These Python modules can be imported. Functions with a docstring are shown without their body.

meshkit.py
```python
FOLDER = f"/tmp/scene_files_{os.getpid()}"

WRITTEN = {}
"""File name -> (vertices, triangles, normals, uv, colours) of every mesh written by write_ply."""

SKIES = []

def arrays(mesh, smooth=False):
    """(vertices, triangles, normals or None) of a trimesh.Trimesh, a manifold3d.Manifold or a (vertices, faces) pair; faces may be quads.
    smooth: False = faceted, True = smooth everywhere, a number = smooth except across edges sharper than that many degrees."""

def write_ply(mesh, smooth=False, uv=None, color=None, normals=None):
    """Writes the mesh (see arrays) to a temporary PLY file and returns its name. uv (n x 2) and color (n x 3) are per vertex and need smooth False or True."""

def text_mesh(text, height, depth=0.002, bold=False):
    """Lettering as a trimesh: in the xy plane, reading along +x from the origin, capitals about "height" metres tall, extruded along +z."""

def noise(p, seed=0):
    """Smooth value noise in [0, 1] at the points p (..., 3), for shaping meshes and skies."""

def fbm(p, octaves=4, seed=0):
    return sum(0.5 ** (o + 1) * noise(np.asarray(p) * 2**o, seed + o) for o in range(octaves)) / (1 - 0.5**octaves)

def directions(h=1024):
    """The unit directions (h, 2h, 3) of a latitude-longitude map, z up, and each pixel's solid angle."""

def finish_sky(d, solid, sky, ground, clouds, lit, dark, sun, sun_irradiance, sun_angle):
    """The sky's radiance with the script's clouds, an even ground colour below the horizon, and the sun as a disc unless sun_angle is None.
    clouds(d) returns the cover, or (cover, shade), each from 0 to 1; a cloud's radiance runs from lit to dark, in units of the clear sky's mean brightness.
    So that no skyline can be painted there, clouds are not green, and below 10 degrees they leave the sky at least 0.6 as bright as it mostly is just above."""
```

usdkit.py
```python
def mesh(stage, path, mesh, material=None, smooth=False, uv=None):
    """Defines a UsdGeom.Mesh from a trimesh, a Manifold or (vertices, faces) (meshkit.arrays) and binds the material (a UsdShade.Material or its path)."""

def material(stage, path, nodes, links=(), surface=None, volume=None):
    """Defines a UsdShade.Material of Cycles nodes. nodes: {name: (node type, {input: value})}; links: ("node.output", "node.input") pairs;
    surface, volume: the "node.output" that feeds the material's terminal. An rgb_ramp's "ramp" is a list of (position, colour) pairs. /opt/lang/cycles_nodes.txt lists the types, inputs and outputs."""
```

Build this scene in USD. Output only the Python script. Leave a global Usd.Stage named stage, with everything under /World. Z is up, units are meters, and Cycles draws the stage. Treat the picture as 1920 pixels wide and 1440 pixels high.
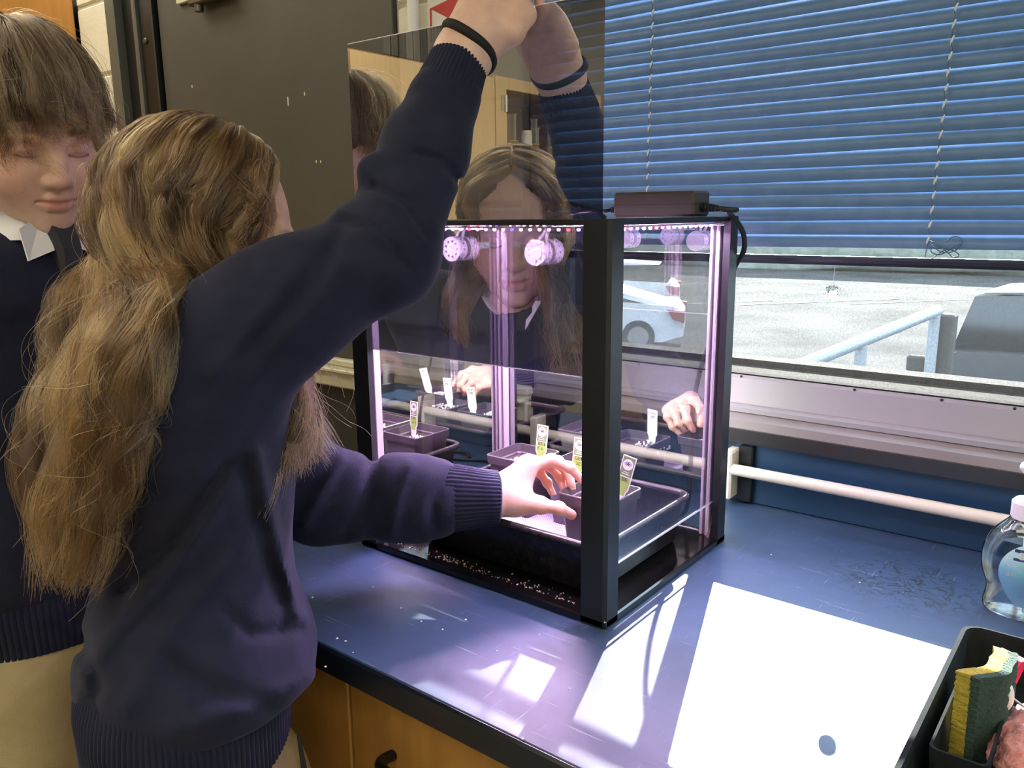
import math, random
import numpy as np, trimesh, manifold3d, usdkit, meshkit
from pxr import Usd, UsdGeom, UsdLux, UsdShade, Sdf, Gf, Vt

stage = Usd.Stage.CreateInMemory()
UsdGeom.SetStageUpAxis(stage, UsdGeom.Tokens.z)
UsdGeom.SetStageMetersPerUnit(stage, 1.0)
UsdGeom.Xform.Define(stage, '/World')
UsdGeom.Scope.Define(stage, '/World/Looks')
Z0 = 0.9                        # counter height above the floor; builders work in metres above the counter top

# ------------------------------------------------------------------ camera
FPX, YAW, PITCH, ROLL, CZ = 1523.35, -0.66893, 0.206195, -0.010834, 0.4759
def _basis():
    f = np.array([math.sin(YAW)*math.cos(PITCH), math.cos(YAW)*math.cos(PITCH), -math.sin(PITCH)])
    r = np.array([math.cos(YAW), -math.sin(YAW), 0]); u = np.cross(r, f)
    c, s = math.cos(ROLL), math.sin(ROLL)
    return np.array([c*r+s*u, -s*r+c*u, f])
CM = _basis(); CAM = np.array([0, 0, CZ])
def ray(u, v): return CM.T @ np.array([(u-960)/FPX, (720-v)/FPX, 1.0])
def at(u, v, dep): return CAM + ray(u, v)*dep
def onz(u, v, z=0.0): d = ray(u, v); return CAM + d*((z-CZ)/d[2])
def ony(u, v, y): d = ray(u, v); return CAM + d*(y/d[1])
def onx(u, v, x): d = ray(u, v); return CAM + d*(x/d[0])
def pix(P):
    q = (np.asarray(P, float)-CAM) @ CM.T
    return np.stack([960+FPX*q[..., 0]/q[..., 2], 720-FPX*q[..., 1]/q[..., 2], q[..., 2]], -1)
cam = UsdGeom.Camera.Define(stage, '/World/Camera')
m4 = np.eye(4); m4[:3, 0], m4[:3, 1], m4[:3, 2], m4[:3, 3] = CM[0], CM[1], -CM[2], CAM+[0, 0, Z0]
cam.AddTransformOp().Set(Gf.Matrix4d(m4.T.tolist()))
cam.CreateHorizontalApertureAttr(36.0); cam.CreateVerticalApertureAttr(27.0)
cam.CreateFocalLengthAttr(36.0*FPX/1920); cam.CreateClippingRangeAttr(Gf.Vec2f(0.02, 400))
cam.CreateExposureAttr(0.0)

# ------------------------------------------------------------------ sky, sun, ceiling light levels
SUN_DIR = np.array([0.323, -0.946, -0.60]); SUN_DIR /= np.linalg.norm(SUN_DIR)     # direction the sunlight travels
SUN_POWER, SKY_POWER, TROFFER_POWER, LED_POWER = 16.5, 3.6, 9.6, 2.0
sun = UsdLux.DistantLight.Define(stage, '/World/Sun')
sun.CreateIntensityAttr(SUN_POWER); sun.CreateNormalizeAttr(True); sun.CreateAngleAttr(0.6); sun.CreateColorAttr(Gf.Vec3f(1.0, 0.97, 0.90))
_z = -SUN_DIR; _x = np.cross([0, 0, 1.0], _z); _x /= np.linalg.norm(_x); _y = np.cross(_z, _x)
_m = np.eye(4); _m[:3, 0], _m[:3, 1], _m[:3, 2] = _x, _y, _z
sun.AddTransformOp().Set(Gf.Matrix4d(_m.T.tolist()))
sky = UsdLux.DomeLight.Define(stage, '/World/Sky')
sky.CreateIntensityAttr(SKY_POWER); sky.CreateColorAttr(Gf.Vec3f(0.62, 0.80, 1.0))

# ------------------------------------------------------------------ scene helpers
_names = {}
def numbered(parent, name):
    k = (parent, name); n = _names.get(k, 0); _names[k] = n+1
    return f'{parent}/{name}' + (f'_{n:03d}' if n else '')
_loc = {}
def thing(name, label, cat, loc=(0, 0, 0), group=None, kind=None):
    p = numbered('/World', name); x = UsdGeom.Xform.Define(stage, p)
    loc = np.asarray(loc, float); _loc[p] = loc
    x.AddTranslateOp().Set(Gf.Vec3d(*map(float, loc+[0, 0, Z0])))
    tag(x.GetPrim(), label, cat, group, kind); return p
def tag(prim, label=None, cat=None, group=None, kind=None):
    for k, v in (('label', label), ('category', cat), ('group', group), ('kind', kind)):
        if v: prim.SetCustomDataByKey(k, v)
    return prim
def va(mesh):
    if hasattr(mesh, 'to_mesh'):
        m = mesh.to_mesh(); return np.array(m.vert_properties[:, :3], float), np.array(m.tri_verts)
    if isinstance(mesh, trimesh.Trimesh): return np.array(mesh.vertices, float), np.array(mesh.faces)
    v, f = np.asarray(mesh[0], float), np.asarray(mesh[1], int)
    if f.shape[1] == 4: f = np.vstack([f[:, [0, 1, 2]], f[:, [0, 2, 3]]])
    return v, f
def root_of(p): return '/'.join(p.split('/')[:3])
def part(parent, name, mesh, mat, smooth=False, label=None, kind=None, color=None):
    """A mesh prim under its thing (or part); vertices are given in counter coordinates."""
    p = numbered(parent, name); v, f = va(mesh)
    off = _loc.get(root_of(parent)); v = v + ([0, 0, Z0] if off is None else -off)
    _emit(p, v, f, mat, smooth, color); tag(stage.GetPrimAtPath(p), label, None, None, kind); return p
def top(name, mesh, mat, label=None, cat=None, group=None, kind=None, smooth=False, color=None):
    p = numbered('/World', name); v, f = va(mesh)
    _emit(p, v+[0, 0, Z0], f, mat, smooth, color); tag(stage.GetPrimAtPath(p), label, cat, group, kind); return p
def _emit(p, v, f, mat, smooth, color):
    m = usdkit.mesh(stage, p, (v, f), M[mat], smooth)
    if color is not None:
        pv = UsdGeom.PrimvarsAPI(m).CreatePrimvar('Col', Sdf.ValueTypeNames.Color3fArray, 'vertex')
        pv.Set(Vt.Vec3fArray.FromNumpy(np.asarray(color, np.float32)))
def struct(name, mesh, mat, parent=None, smooth=False):
    if parent: return part(parent, name, mesh, mat, smooth)
    return top(name, mesh, mat, kind='structure', smooth=smooth)
def copy_of(src, label, loc, rotz=0, group=None):
    """A copy of a thing with its parts under the next number."""
    was = stage.GetPrimAtPath(src).GetCustomData(); base = src.split('/')[-1]
    p = numbered('/World', base); x = UsdGeom.Xform.Define(stage, p); x.GetPrim().GetReferences().AddInternalReference(src)
    x.ClearXformOpOrder(); x.AddTranslateOp().Set(Gf.Vec3d(*map(float, np.asarray(loc)+[0, 0, Z0])))
    if rotz: x.AddRotateZOp().Set(float(rotz))
    x.GetPrim().SetInstanceable(True); tag(x.GetPrim(), label, was['category'], group or was.get('group')); return p
def curves(parent, name, strands, widths, mat, label=None, kind=None):
    """Hair or wires: strands (n, k, 3) in counter coordinates, widths (k,) or (n, k)."""
    p = numbered(parent, name); c = UsdGeom.BasisCurves.Define(stage, p)
    off = _loc.get(root_of(parent)); s = np.asarray(strands) + ([0, 0, Z0] if off is None else -off)
    n, k = s.shape[:2]
    c.CreateTypeAttr('cubic'); c.CreateBasisAttr('catmullRom'); c.CreateWrapAttr('pinned')
    c.CreateCurveVertexCountsAttr(Vt.IntArray.FromNumpy(np.full(n, k, np.int32)))
    c.CreatePointsAttr(Vt.Vec3fArray.FromNumpy(s.reshape(-1, 3).astype(np.float32)))
    w = np.broadcast_to(widths, (n, k)).reshape(-1).astype(np.float32)
    c.CreateWidthsAttr(Vt.FloatArray.FromNumpy(np.ascontiguousarray(w))); c.SetWidthsInterpolation('vertex')
    UsdShade.MaterialBindingAPI.Apply(c.GetPrim()).Bind(M[mat])
    tag(c.GetPrim(), label, None, None, kind); return p

# ------------------------------------------------------------------ mesh helpers
def box(x0, x1, y0, y1, z0, z1): 
    b = trimesh.creation.box((abs(x1-x0), abs(y1-y0), abs(z1-z0))); b.apply_translation(((x0+x1)/2, (y0+y1)/2, (z0+z1)/2)); return b
def rbox(x0, x1, y0, y1, z0, z1, r=0.003):
    """A box with chamfered edges."""
    r = min(r, .45*min(abs(x1-x0), abs(y1-y0), abs(z1-z0)))
    pts = []
    for sx, X in ((1, x0), (-1, x1)):
        for sy, Y in ((1, y0), (-1, y1)):
            for sz, Z in ((1, z0), (-1, z1)):
                pts += [(X, Y+sy*r, Z+sz*r), (X+sx*r, Y, Z+sz*r), (X+sx*r, Y+sy*r, Z)]
    return trimesh.convex.convex_hull(np.array(pts))
def open_box(x0, x1, y0, y1, z0, z1, axis, sign):
    """A box without the face that looks along sign*axis (another sheet closes it)."""
    b = box(x0, x1, y0, y1, z0, z1); k = b.face_normals[:, axis]*sign < .5; return np.array(b.vertices), np.array(b.faces)[k]
def hull(pts): return trimesh.convex.convex_hull(np.asarray(pts, float))
def join(*ms):
    vs, fs, n = [], [], 0
    for m in ms:
        v, f = va(m); vs.append(v); fs.append(f+n); n += len(v)
    return np.vstack(vs), np.vstack(fs)
def frame_of(d):
    d = np.asarray(d, float)/np.linalg.norm(d); a = np.array([0, 0, 1.0]) if abs(d[2]) < .9 else np.array([1.0, 0, 0])
    x = np.cross(a, d); x /= np.linalg.norm(x); return x, np.cross(d, x), d
def cyl(a, b, r, n=16, r2=None):
    a, b = np.asarray(a, float), np.asarray(b, float); r2 = r if r2 is None else r2
    x, y, d = frame_of(b-a); t = np.linspace(0, 2*np.pi, n, endpoint=False)
    c = np.outer(np.cos(t), x)+np.outer(np.sin(t), y)
    v = np.vstack([a+c*r, b+c*r2, a, b]); i = np.arange(n); j = (i+1) % n
    f = np.vstack([np.c_[i, j, n+j], np.c_[i, n+j, n+i], np.c_[j, i, np.full(n, 2*n)], np.c_[n+i, n+j, np.full(n, 2*n+1)]])
    return v, f
def tube(pts, r, n=10):
    pts = np.asarray(pts, float); k = len(pts); r = np.broadcast_to(r, (k,)); T = np.gradient(pts, axis=0)
    x, y, _ = frame_of(T[0]); rings = []; t = np.linspace(0, 2*np.pi, n, endpoint=False)
    for i in range(k):
        d = T[i]/np.linalg.norm(T[i]); x = x-d*(x@d); x /= np.linalg.norm(x); y = np.cross(d, x)
        rings.append(pts[i]+r[i]*(np.outer(np.cos(t), x)+np.outer(np.sin(t), y)))
    v = np.vstack(rings+[pts[:1], pts[-1:]]); f = []
    i = np.arange(n); j = (i+1) % n
    for q in range(k-1): f += [np.c_[q*n+i, q*n+j, q*n+n+j], np.c_[q*n+i, q*n+n+j, q*n+n+i]]
    f += [np.c_[j, i, np.full(n, k*n)], np.c_[(k-1)*n+i, (k-1)*n+j, np.full(n, k*n+1)]]
    return v, np.vstack(f)
def lathe(profile, c=(0, 0, 0), n=32, axis=(0, 0, 1)):
    """profile: (radius, height) pairs from bottom to top."""
    P = np.asarray(profile, float); x, y, d = frame_of(axis); t = np.linspace(0, 2*np.pi, n, endpoint=False)
    cs = np.outer(np.cos(t), x)+np.outer(np.sin(t), y)
    v = np.vstack([np.asarray(c)+r*cs+h*d for r, h in P]); i = np.arange(n); j = (i+1) % n; f = []
    for q in range(len(P)-1): f += [np.c_[q*n+i, q*n+j, q*n+n+j], np.c_[q*n+i, q*n+n+j, q*n+n+i]]
    return v, np.vstack(f)
def spline(pts, n):
    from scipy.interpolate import CubicSpline
    pts = np.asarray(pts, float); s = np.r_[0, np.cumsum(np.linalg.norm(np.diff(pts, axis=0), axis=1))]
    return CubicSpline(s/s[-1], pts)(np.linspace(0, 1, n))
def prism(poly, a, b, origin, ex, ey, ez):
    """Polygon (convex or not) in the plane (ex, ey), extruded from a to b along ez."""
    from shapely.geometry import Polygon
    m = trimesh.creation.extrude_polygon(Polygon(poly), b-a, engine='earcut'); v = np.array(m.vertices); v[:, 2] += a
    return np.asarray(origin)+v[:, :1]*np.asarray(ex)+v[:, 1:2]*np.asarray(ey)+v[:, 2:]*np.asarray(ez), np.array(m.faces)
def place(mesh, origin, ex, ey, ez):
    v, f = va(mesh); return np.asarray(origin)+v[:, :1]*np.asarray(ex)+v[:, 1:2]*np.asarray(ey)+v[:, 2:]*np.asarray(ez), f

# ------------------------------------------------------------------ materials
M = {}
def mat(name, nodes, links, surface='p.BSDF'): M[name] = usdkit.material(stage, f'/World/Looks/{name}', nodes, links, surface=surface)
def plain(name, col, rough=.5, **kw): mat(name, {'p': ('principled_bsdf', dict(base_color=col, roughness=rough, **kw))}, [])
def varied(name, c1, c2, scale=6, rough=.5, stretch=(1, 1, 1), bump=0., bscale=None, detail=4, lo=.3, hi=.7, **kw):
    n = {'g': ('geometry', {}), 'mp': ('mapping', {'scale': stretch}), 'n': ('noise_texture', {'scale': scale, 'detail': detail, 'roughness': .6}),
         'r': ('rgb_ramp', {'ramp': [(lo, c1), (hi, c2)]}), 'p': ('principled_bsdf', dict(roughness=rough, **kw))}
    l = [('g.position', 'mp.vector'), ('mp.vector', 'n.vector'), ('n.fac', 'r.fac'), ('r.color', 'p.base_color')]
    if bump:
        n['n2'] = ('noise_texture', {'scale': bscale or scale*6, 'detail': 3}); n['b'] = ('bump', {'strength': bump, 'distance': .002})
        l += [('mp.vector', 'n2.vector'), ('n2.fac', 'b.height'), ('b.normal', 'p.normal')]
    mat(name, n, l)
def wood(name, c1, c2, axis='z', rough=.42):
    st = {'z': (9, 9, .9), 'x': (.9, 9, 9), 'y': (9, .9, 9)}[axis]
    varied(name, c1, c2, scale=5, rough=rough, stretch=st, detail=6, bump=.05)
def film(name, t, r, tint=(1, 1, 1)):
    """A partly silvered film: lets through t, mirrors r, more at grazing angles."""
    mat(name, {'t': ('transparent_bsdf', {'color': [t*c for c in tint]}), 'g': ('glossy_bsdf', {'color': [r]*3, 'roughness': 0.0}),
               'a': ('add_closure', {})}, [('t.BSDF', 'a.closure1'), ('g.BSDF', 'a.closure2')], 'a.closure')
def pane(name, tint=(.96, .98, .97), ior=1.49):
    """A clear sheet: straight-through light plus Fresnel reflection, the same from both sides."""
    mat(name, {'t': ('transparent_bsdf', {'color': tint}), 'b': ('glossy_bsdf', {'color': (1, 1, 1), 'roughness': 0.0}), 'g': ('geometry', {}), 'i': ('map_range', {'from_min': 0., 'from_max': 1., 'to_min': ior, 'to_max': 1/ior}), 'f': ('fresnel', {}),
               'm': ('mix_closure', {})}, [('g.backfacing', 'i.value'), ('i.result', 'f.IOR'), ('f.fac', 'm.fac'), ('t.BSDF', 'm.closure1'), ('b.BSDF', 'm.closure2')], 'm.closure')
def glow(name, col, s): mat(name, {'e': ('emission', {'color': col, 'strength': s})}, [], 'e.emission')

plain('floor_tile', (.30, .27, .22), .35)
varied('board_grey', (.060, .057, .048), (.078, .074, .062), 3, .55)
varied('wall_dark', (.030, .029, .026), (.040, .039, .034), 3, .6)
varied('block_cream', (.66, .63, .50), (.74, .71, .58), 9, .5, bump=.5, bscale=90)
plain('mortar_cream', (.50, .47, .37), .8)
varied('wall_paint', (.62, .60, .50), (.68, .66, .55), 2, .6)
plain('ceiling_tile', (.52, .49, .42), .9)
plain('ceiling_grid', (.35, .33, .28), .6)
plain('frame_black', (.006, .008, .009), .35)
plain('frame_grey', (.10, .10, .085), .4)
plain('steel', (.55, .55, .52), .3, metallic=1.0)
plain('steel_dark', (.12, .11, .09), .4, metallic=.8)
plain('cream_metal', (.62, .60, .44), .35)
plain('cream_rod', (.70, .66, .54), .35)
wood('wood_orange', (.58, .26, .055), (.68, .33, .08))
wood('wood_pale', (.66, .46, .22), (.74, .54, .29))
wood('wood_brown', (.30, .165, .085), (.37, .21, .11), 'y')
wood('wood_counter', (.34, .165, .035), (.42, .21, .05))
plain('white_plastic', (.78, .77, .72), .35)
plain('paper', (.75, .74, .66), .7)
plain('paper_red', (.48, .035, .03), .6)
plain('black_plastic', (.006, .006, .007), .38)
plain('black_rubber', (.008, .008, .009), .5)
plain('ink', (.015, .015, .02), .6)
glow('troffer_light', (1.0, .93, .74), TROFFER_POWER)
varied('sill_grey', (.22, .20, .195), (.27, .25, .24), 4, .35)
plain('sill_black', (.025, .025, .026), .3)
varied('sill_outer', (.012, .011, .010), (.030, .028, .026), 60, .9, specular_ior_level=.05)
plain('window_metal', (.34, .33, .34), .4)
varied('splash_navy', (.009, .038, .088), (.014, .050, .108), 4, .35)
mat('slat_blue', {'g': ('geometry', {}), 'n': ('noise_texture', {'scale': 40.0, 'detail': 4.0}), 'r': ('rgb_ramp', {'ramp': [(.35, (.066, .150, .285)), (.7, (.085, .178, .32))]}),
    'p': ('principled_bsdf', {'roughness': .38})}, [('g.position', 'n.vector'), ('n.fac', 'r.fac'), ('r.color', 'p.base_color')])
plain('rail_navy', (.008, .012, .030), .35)
plain('cord_white', (.62, .66, .62), .7)
plain('cord_blue', (.06, .12, .17), .7)
# epoxy counter: blue-black, rubbed dull in patches, crossed by fine scratches
mat('counter_epoxy', {'g': ('geometry', {}),
    'n': ('noise_texture', {'scale': 5.0, 'detail': 6.0, 'roughness': .65}), 'r': ('rgb_ramp', {'ramp': [(.3, (.022, .050, .100)), (.7, (.044, .086, .155))]}),
    'm1': ('mapping', {'rotation': (0, 0, .7), 'scale': (4, 160, 1)}), 's1': ('noise_texture', {'scale': 3.0, 'detail': 2.0, 'distortion': .4}), 'k1': ('rgb_ramp', {'ramp': [(.70, (0, 0, 0)), (.76, (1, 1, 1))]}),
    'm2': ('mapping', {'rotation': (0, 0, -.5), 'scale': (190, 5, 1)}), 's2': ('noise_texture', {'scale': 3.0, 'detail': 2.0, 'distortion': .4}), 'k2': ('rgb_ramp', {'ramp': [(.71, (0, 0, 0)), (.77, (1, 1, 1))]}),
    'x': ('mix_color', {'blend_type': 'lighten', 'fac': 1.0}), 'x2': ('mix_color', {'blend_type': 'mix', 'b': (.24, .29, .36)}), 'sc': ('math', {'math_type': 'multiply', 'value2': .8}), 'bw': ('rgb_to_bw', {}),
    'ms': ('mapping', {'scale': (7.5, 9.5, 0), 'location': (7.5*.205, -9.5*1.09, 0)}), 'gs': ('gradient_texture', {'gradient_type': 'spherical'}), 'nk': ('noise_texture', {'scale': 34.0, 'detail': 5.0, 'distortion': 1.6}), 'kk': ('rgb_ramp', {'ramp': [(.455, (0, 0, 0)), (.485, (1, 1, 1)), (.50, (1, 1, 1)), (.53, (0, 0, 0))]}), 'kb': ('rgb_to_bw', {}), 'km': ('math', {'math_type': 'multiply'}), 'k3': ('math', {'math_type': 'multiply', 'value2': 1.5, 'use_clamp': True}), 'x3': ('mix_color', {'b': (.012, .022, .030)}),
    'rr': ('map_range', {'from_min': .3, 'from_max': .7, 'to_min': .46, 'to_max': .34}),
    'p': ('principled_bsdf', {'specular_ior_level': .55})},
    [('g.position', 'n.vector'), ('n.fac', 'r.fac'), ('g.position', 'm1.vector'), ('m1.vector', 's1.vector'), ('s1.fac', 'k1.fac'), ('g.position', 'm2.vector'), ('m2.vector', 's2.vector'), ('s2.fac', 'k2.fac'),
     ('k1.color', 'x.a'), ('k2.color', 'x.b'), ('x.result', 'bw.color'), ('bw.val', 'sc.value1'), ('sc.value', 'x2.fac'), ('r.color', 'x2.a'), ('g.position', 'ms.vector'), ('ms.vector', 'gs.vector'), ('g.position', 'nk.vector'), ('nk.fac', 'kk.fac'), ('kk.color', 'kb.color'), ('kb.val', 'km.value1'), ('gs.fac', 'km.value2'), ('km.value', 'k3.value1'), ('k3.value', 'x3.fac'), ('x2.result', 'x3.a'), ('x3.result', 'p.base_color'), ('n.fac', 'rr.value'), ('rr.result', 'p.roughness')])
plain('counter_edge', (.006, .010, .018), .22)
varied('asphalt', (.020, .021, .021), (.052, .052, .050), .55, .95, detail=8, specular_ior_level=.03)
plain('pale_stripe', (.085, .085, .082), .9, specular_ior_level=.05)
plain('car_white', (.74, .76, .77), .25)
plain('car_dark', (.03, .032, .035), .25)
plain('car_glass', (.012, .014, .015), .08)
plain('car_green', (.04, .11, .09), .3)
plain('tail_red', (.25, .02, .015), .3)
plain('rail_pipe', (.16, .17, .18), .4)
plain('post_concrete', (.05, .047, .042), .9, specular_ior_level=.1)
varied('hedge_green', (.07, .085, .06), (.16, .17, .14), 2.2, .9)
pane('window_glass')
mat('insect_mesh', {'t': ('transparent_bsdf', {'color': (1, 1, 1)}), 'd': ('diffuse_bsdf', {'color': (.022, .022, .021)}), 'l': ('translucent_bsdf', {'color': (.020, .020, .019)}), 'mm': ('mix_closure', {'fac': .5}),
    'g': ('geometry', {}), 'n': ('noise_texture', {'scale': 420.0, 'detail': 1.0}), 'r': ('map_range', {'from_min': .3, 'from_max': .7, 'to_min': .22, 'to_max': .44}), 'm': ('mix_closure', {})},
    [('d.BSDF', 'mm.closure1'), ('l.BSDF', 'mm.closure2'), ('g.position', 'n.vector'), ('n.fac', 'r.value'), ('r.result', 'm.fac'), ('t.BSDF', 'm.closure1'), ('mm.closure', 'm.closure2')], 'm.closure')
plain('crystal', (.95, .97, .97), .02, transmission_weight=1.0, ior=1.52)
plain('base_gloss', (.004, .004, .004), .07, specular_ior_level=.7)
varied('post_black', (.010, .012, .014), (.016, .018, .020), 30, .42)
plain('guide_white', (.36, .33, .36), .5)
plain('guide_brown', (.10, .07, .07), .3)
pane('acrylic', (.985, .985, .985))
plain('acrylic_edge', (.85, .82, .86), .3)
film('film_front', .13, .64, (.86, .88, 1.0))
film('film_left', .06, .66)
film('film_back', .36, .48)
film('film_right', .74, .18, (.96, .95, 1.0))
plain('tape_white', (.6, .6, .6), .5)
glow('led_pink', (1.0, .35, .95), 22.0*LED_POWER)
glow('led_white', (1.0, .85, 1.0), 26.0*LED_POWER)
glow('led_blue', (.10, .06, 1.0), 18.0*LED_POWER)
glow('led_red', (1.0, .05, .12), 16.0*LED_POWER)
plain('adapter_body', (.055, .048, .035), .32)
plain('puck_clear', (.86, .85, .88), .2, alpha=.92)
plain('puck_white', (.80, .79, .82), .3)
plain('puck_grey', (.22, .21, .25), .3)
plain('puck_dark', (.10, .09, .12), .5)
varied('tray_black', (.006, .006, .007), (.020, .019, .020), 90, .22, lo=.45, hi=.8)
varied('tray_rim', (.018, .017, .017), (.05, .045, .04), 120, .16)
mat('mat_lilac', {'g': ('geometry', {}), 'w': ('checker_texture', {'scale': 420.0, 'color1': (.62, .58, .72), 'color2': (.36, .33, .46)}), 'p': ('principled_bsdf', {'roughness': .6})}, [('g.position', 'w.vector'), ('w.color', 'p.base_color')])
varied('pot_plum', (.060, .050, .058), (.075, .063, .072), 20, .38)
varied('soil', (.018, .012, .008), (.05, .036, .025), 240, .95, bump=.8, bscale=500)
plain('perlite', (.80, .79, .76), .8)
plain('label_white', (.82, .82, .78), .4)
plain('label_olive', (.19, .27, .12), .45)
plain('label_lime', (.30, .46, .10), .45)
mat('soap_clear', {'t': ('transparent_bsdf', {'color': (.90, .95, .97)}), 'g': ('glossy_bsdf', {'color': (1, 1, 1), 'roughness': .03}), 'lw': ('layer_weight', {'blend': .35}), 'm': ('mix_closure', {})}, [('lw.fresnel', 'm.fac'), ('t.BSDF', 'm.closure1'), ('g.BSDF', 'm.closure2')], 'm.closure')
plain('soap_liquid', (.92, .97, .98), .03, transmission_weight=1.0, ior=1.2, alpha=.5)
mat('label_sea', {'g': ('geometry', {}), 's': ('separate_xyz', {}), 'mr': ('map_range', {'from_min': Z0+.02, 'from_max': Z0+.096}), 'r': ('rgb_ramp', {'ramp': [(0, (.13, .24, .38)), (.55, (.16, .36, .55)), (.8, (.20, .50, .55)), (1, (.42, .66, .62))]}),
    'n': ('noise_texture', {'scale': 60.0, 'detail': 4.0}), 'ad': ('math', {'math_type': 'multiply_add', 'value2': .4}), 'p': ('principled_bsdf', {'roughness': .3})},
    [('g.position', 's.vector'), ('s.z', 'mr.value'), ('g.position', 'n.vector'), ('n.fac', 'ad.value1'), ('mr.result', 'ad.value3'), ('ad.value', 'r.fac'), ('r.color', 'p.base_color')])
plain('badge_navy', (.012, .035, .13), .3)
varied('caddy_grey', (.013, .016, .017), (.022, .026, .028), 40, .9, specular_ior_level=.03)
varied('sponge_yellow', (.36, .27, .025), (.45, .36, .045), 260, .9, bump=.8, bscale=700)
varied('sponge_green', (.024, .052, .038), (.05, .095, .072), 500, .95, bump=1.0, bscale=900)
plain('pink_plastic', (.62, .035, .10), .3)
varied('pink_pad', (.50, .16, .15), (.70, .33, .31), 160, .9, bump=1.0, bscale=400)
plain('tube_cream', (.62, .58, .36), .25)
mat('skin', {'c': ('attribute', {'attribute': 'Col'}), 'g': ('geometry', {}), 'n': ('noise_texture', {'scale': 90.0, 'detail': 4.0}), 'n2': ('noise_texture', {'scale': 700.0, 'detail': 2.0}), 'b': ('bump', {'strength': .12, 'distance': .001}),
    'mr': ('map_range', {'from_min': .3, 'from_max': .7, 'to_min': .92, 'to_max': 1.06}), 'mu': ('mix_color', {'blend_type': 'multiply', 'fac': 1.0}), 'cc': ('combine_color', {}),
    'p': ('principled_bsdf', {'roughness': .48, 'subsurface_weight': .12, 'subsurface_radius': (1.0, .35, .18), 'subsurface_scale': .004})},
    [('g.position', 'n.vector'), ('g.position', 'n2.vector'), ('n.fac', 'mr.value'), ('mr.result', 'cc.r'), ('mr.result', 'cc.g'), ('mr.result', 'cc.b'), ('c.color', 'mu.a'), ('cc.color', 'mu.b'), ('mu.result', 'p.base_color'), ('n2.fac', 'b.height'), ('b.normal', 'p.normal')])
plain('nail', (.68, .40, .34), .25)
def knit(name, c1, c2, sheen):
    mat(name, {'g': ('geometry', {}), 'n': ('noise_texture', {'scale': 30.0, 'detail': 5.0}), 'r': ('rgb_ramp', {'ramp': [(.3, c1), (.7, c2)]}), 'mp': ('mapping', {'scale': (1, 1, .7)}), 'v': ('voronoi_placeholder', {}) if False else ('noise_texture', {'scale': 900.0, 'detail': 2.0}),
        'b': ('bump', {'strength': .35, 'distance': .0010}), 'p': ('principled_bsdf', {'roughness': .85, 'sheen_weight': sheen*.7, 'sheen_roughness': .4, 'sheen_tint': (.55, .58, .75), 'specular_ior_level': .2})},
        [('g.position', 'n.vector'), ('n.fac', 'r.fac'), ('r.color', 'p.base_color'), ('g.position', 'mp.vector'), ('mp.vector', 'v.vector'), ('v.fac', 'b.height'), ('b.normal', 'p.normal')])
knit('knit_navy', (.010, .012, .029), (.018, .020, .043), .22)
knit('knit_rib', (.010, .012, .029), (.016, .018, .040), .16)
plain('hair_tie', (.006, .006, .007), .8)
plain('shirt_white', (.74, .74, .76), .7)
plain('tie_dark', (.020, .020, .028), .7)
varied('khaki', (.38, .30, .16), (.46, .37, .21), 14, .85, bump=.25, bscale=300)
varied('hair_under', (.045, .025, .010), (.085, .048, .020), 60, .7, stretch=(6, 6, .6))
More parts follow.
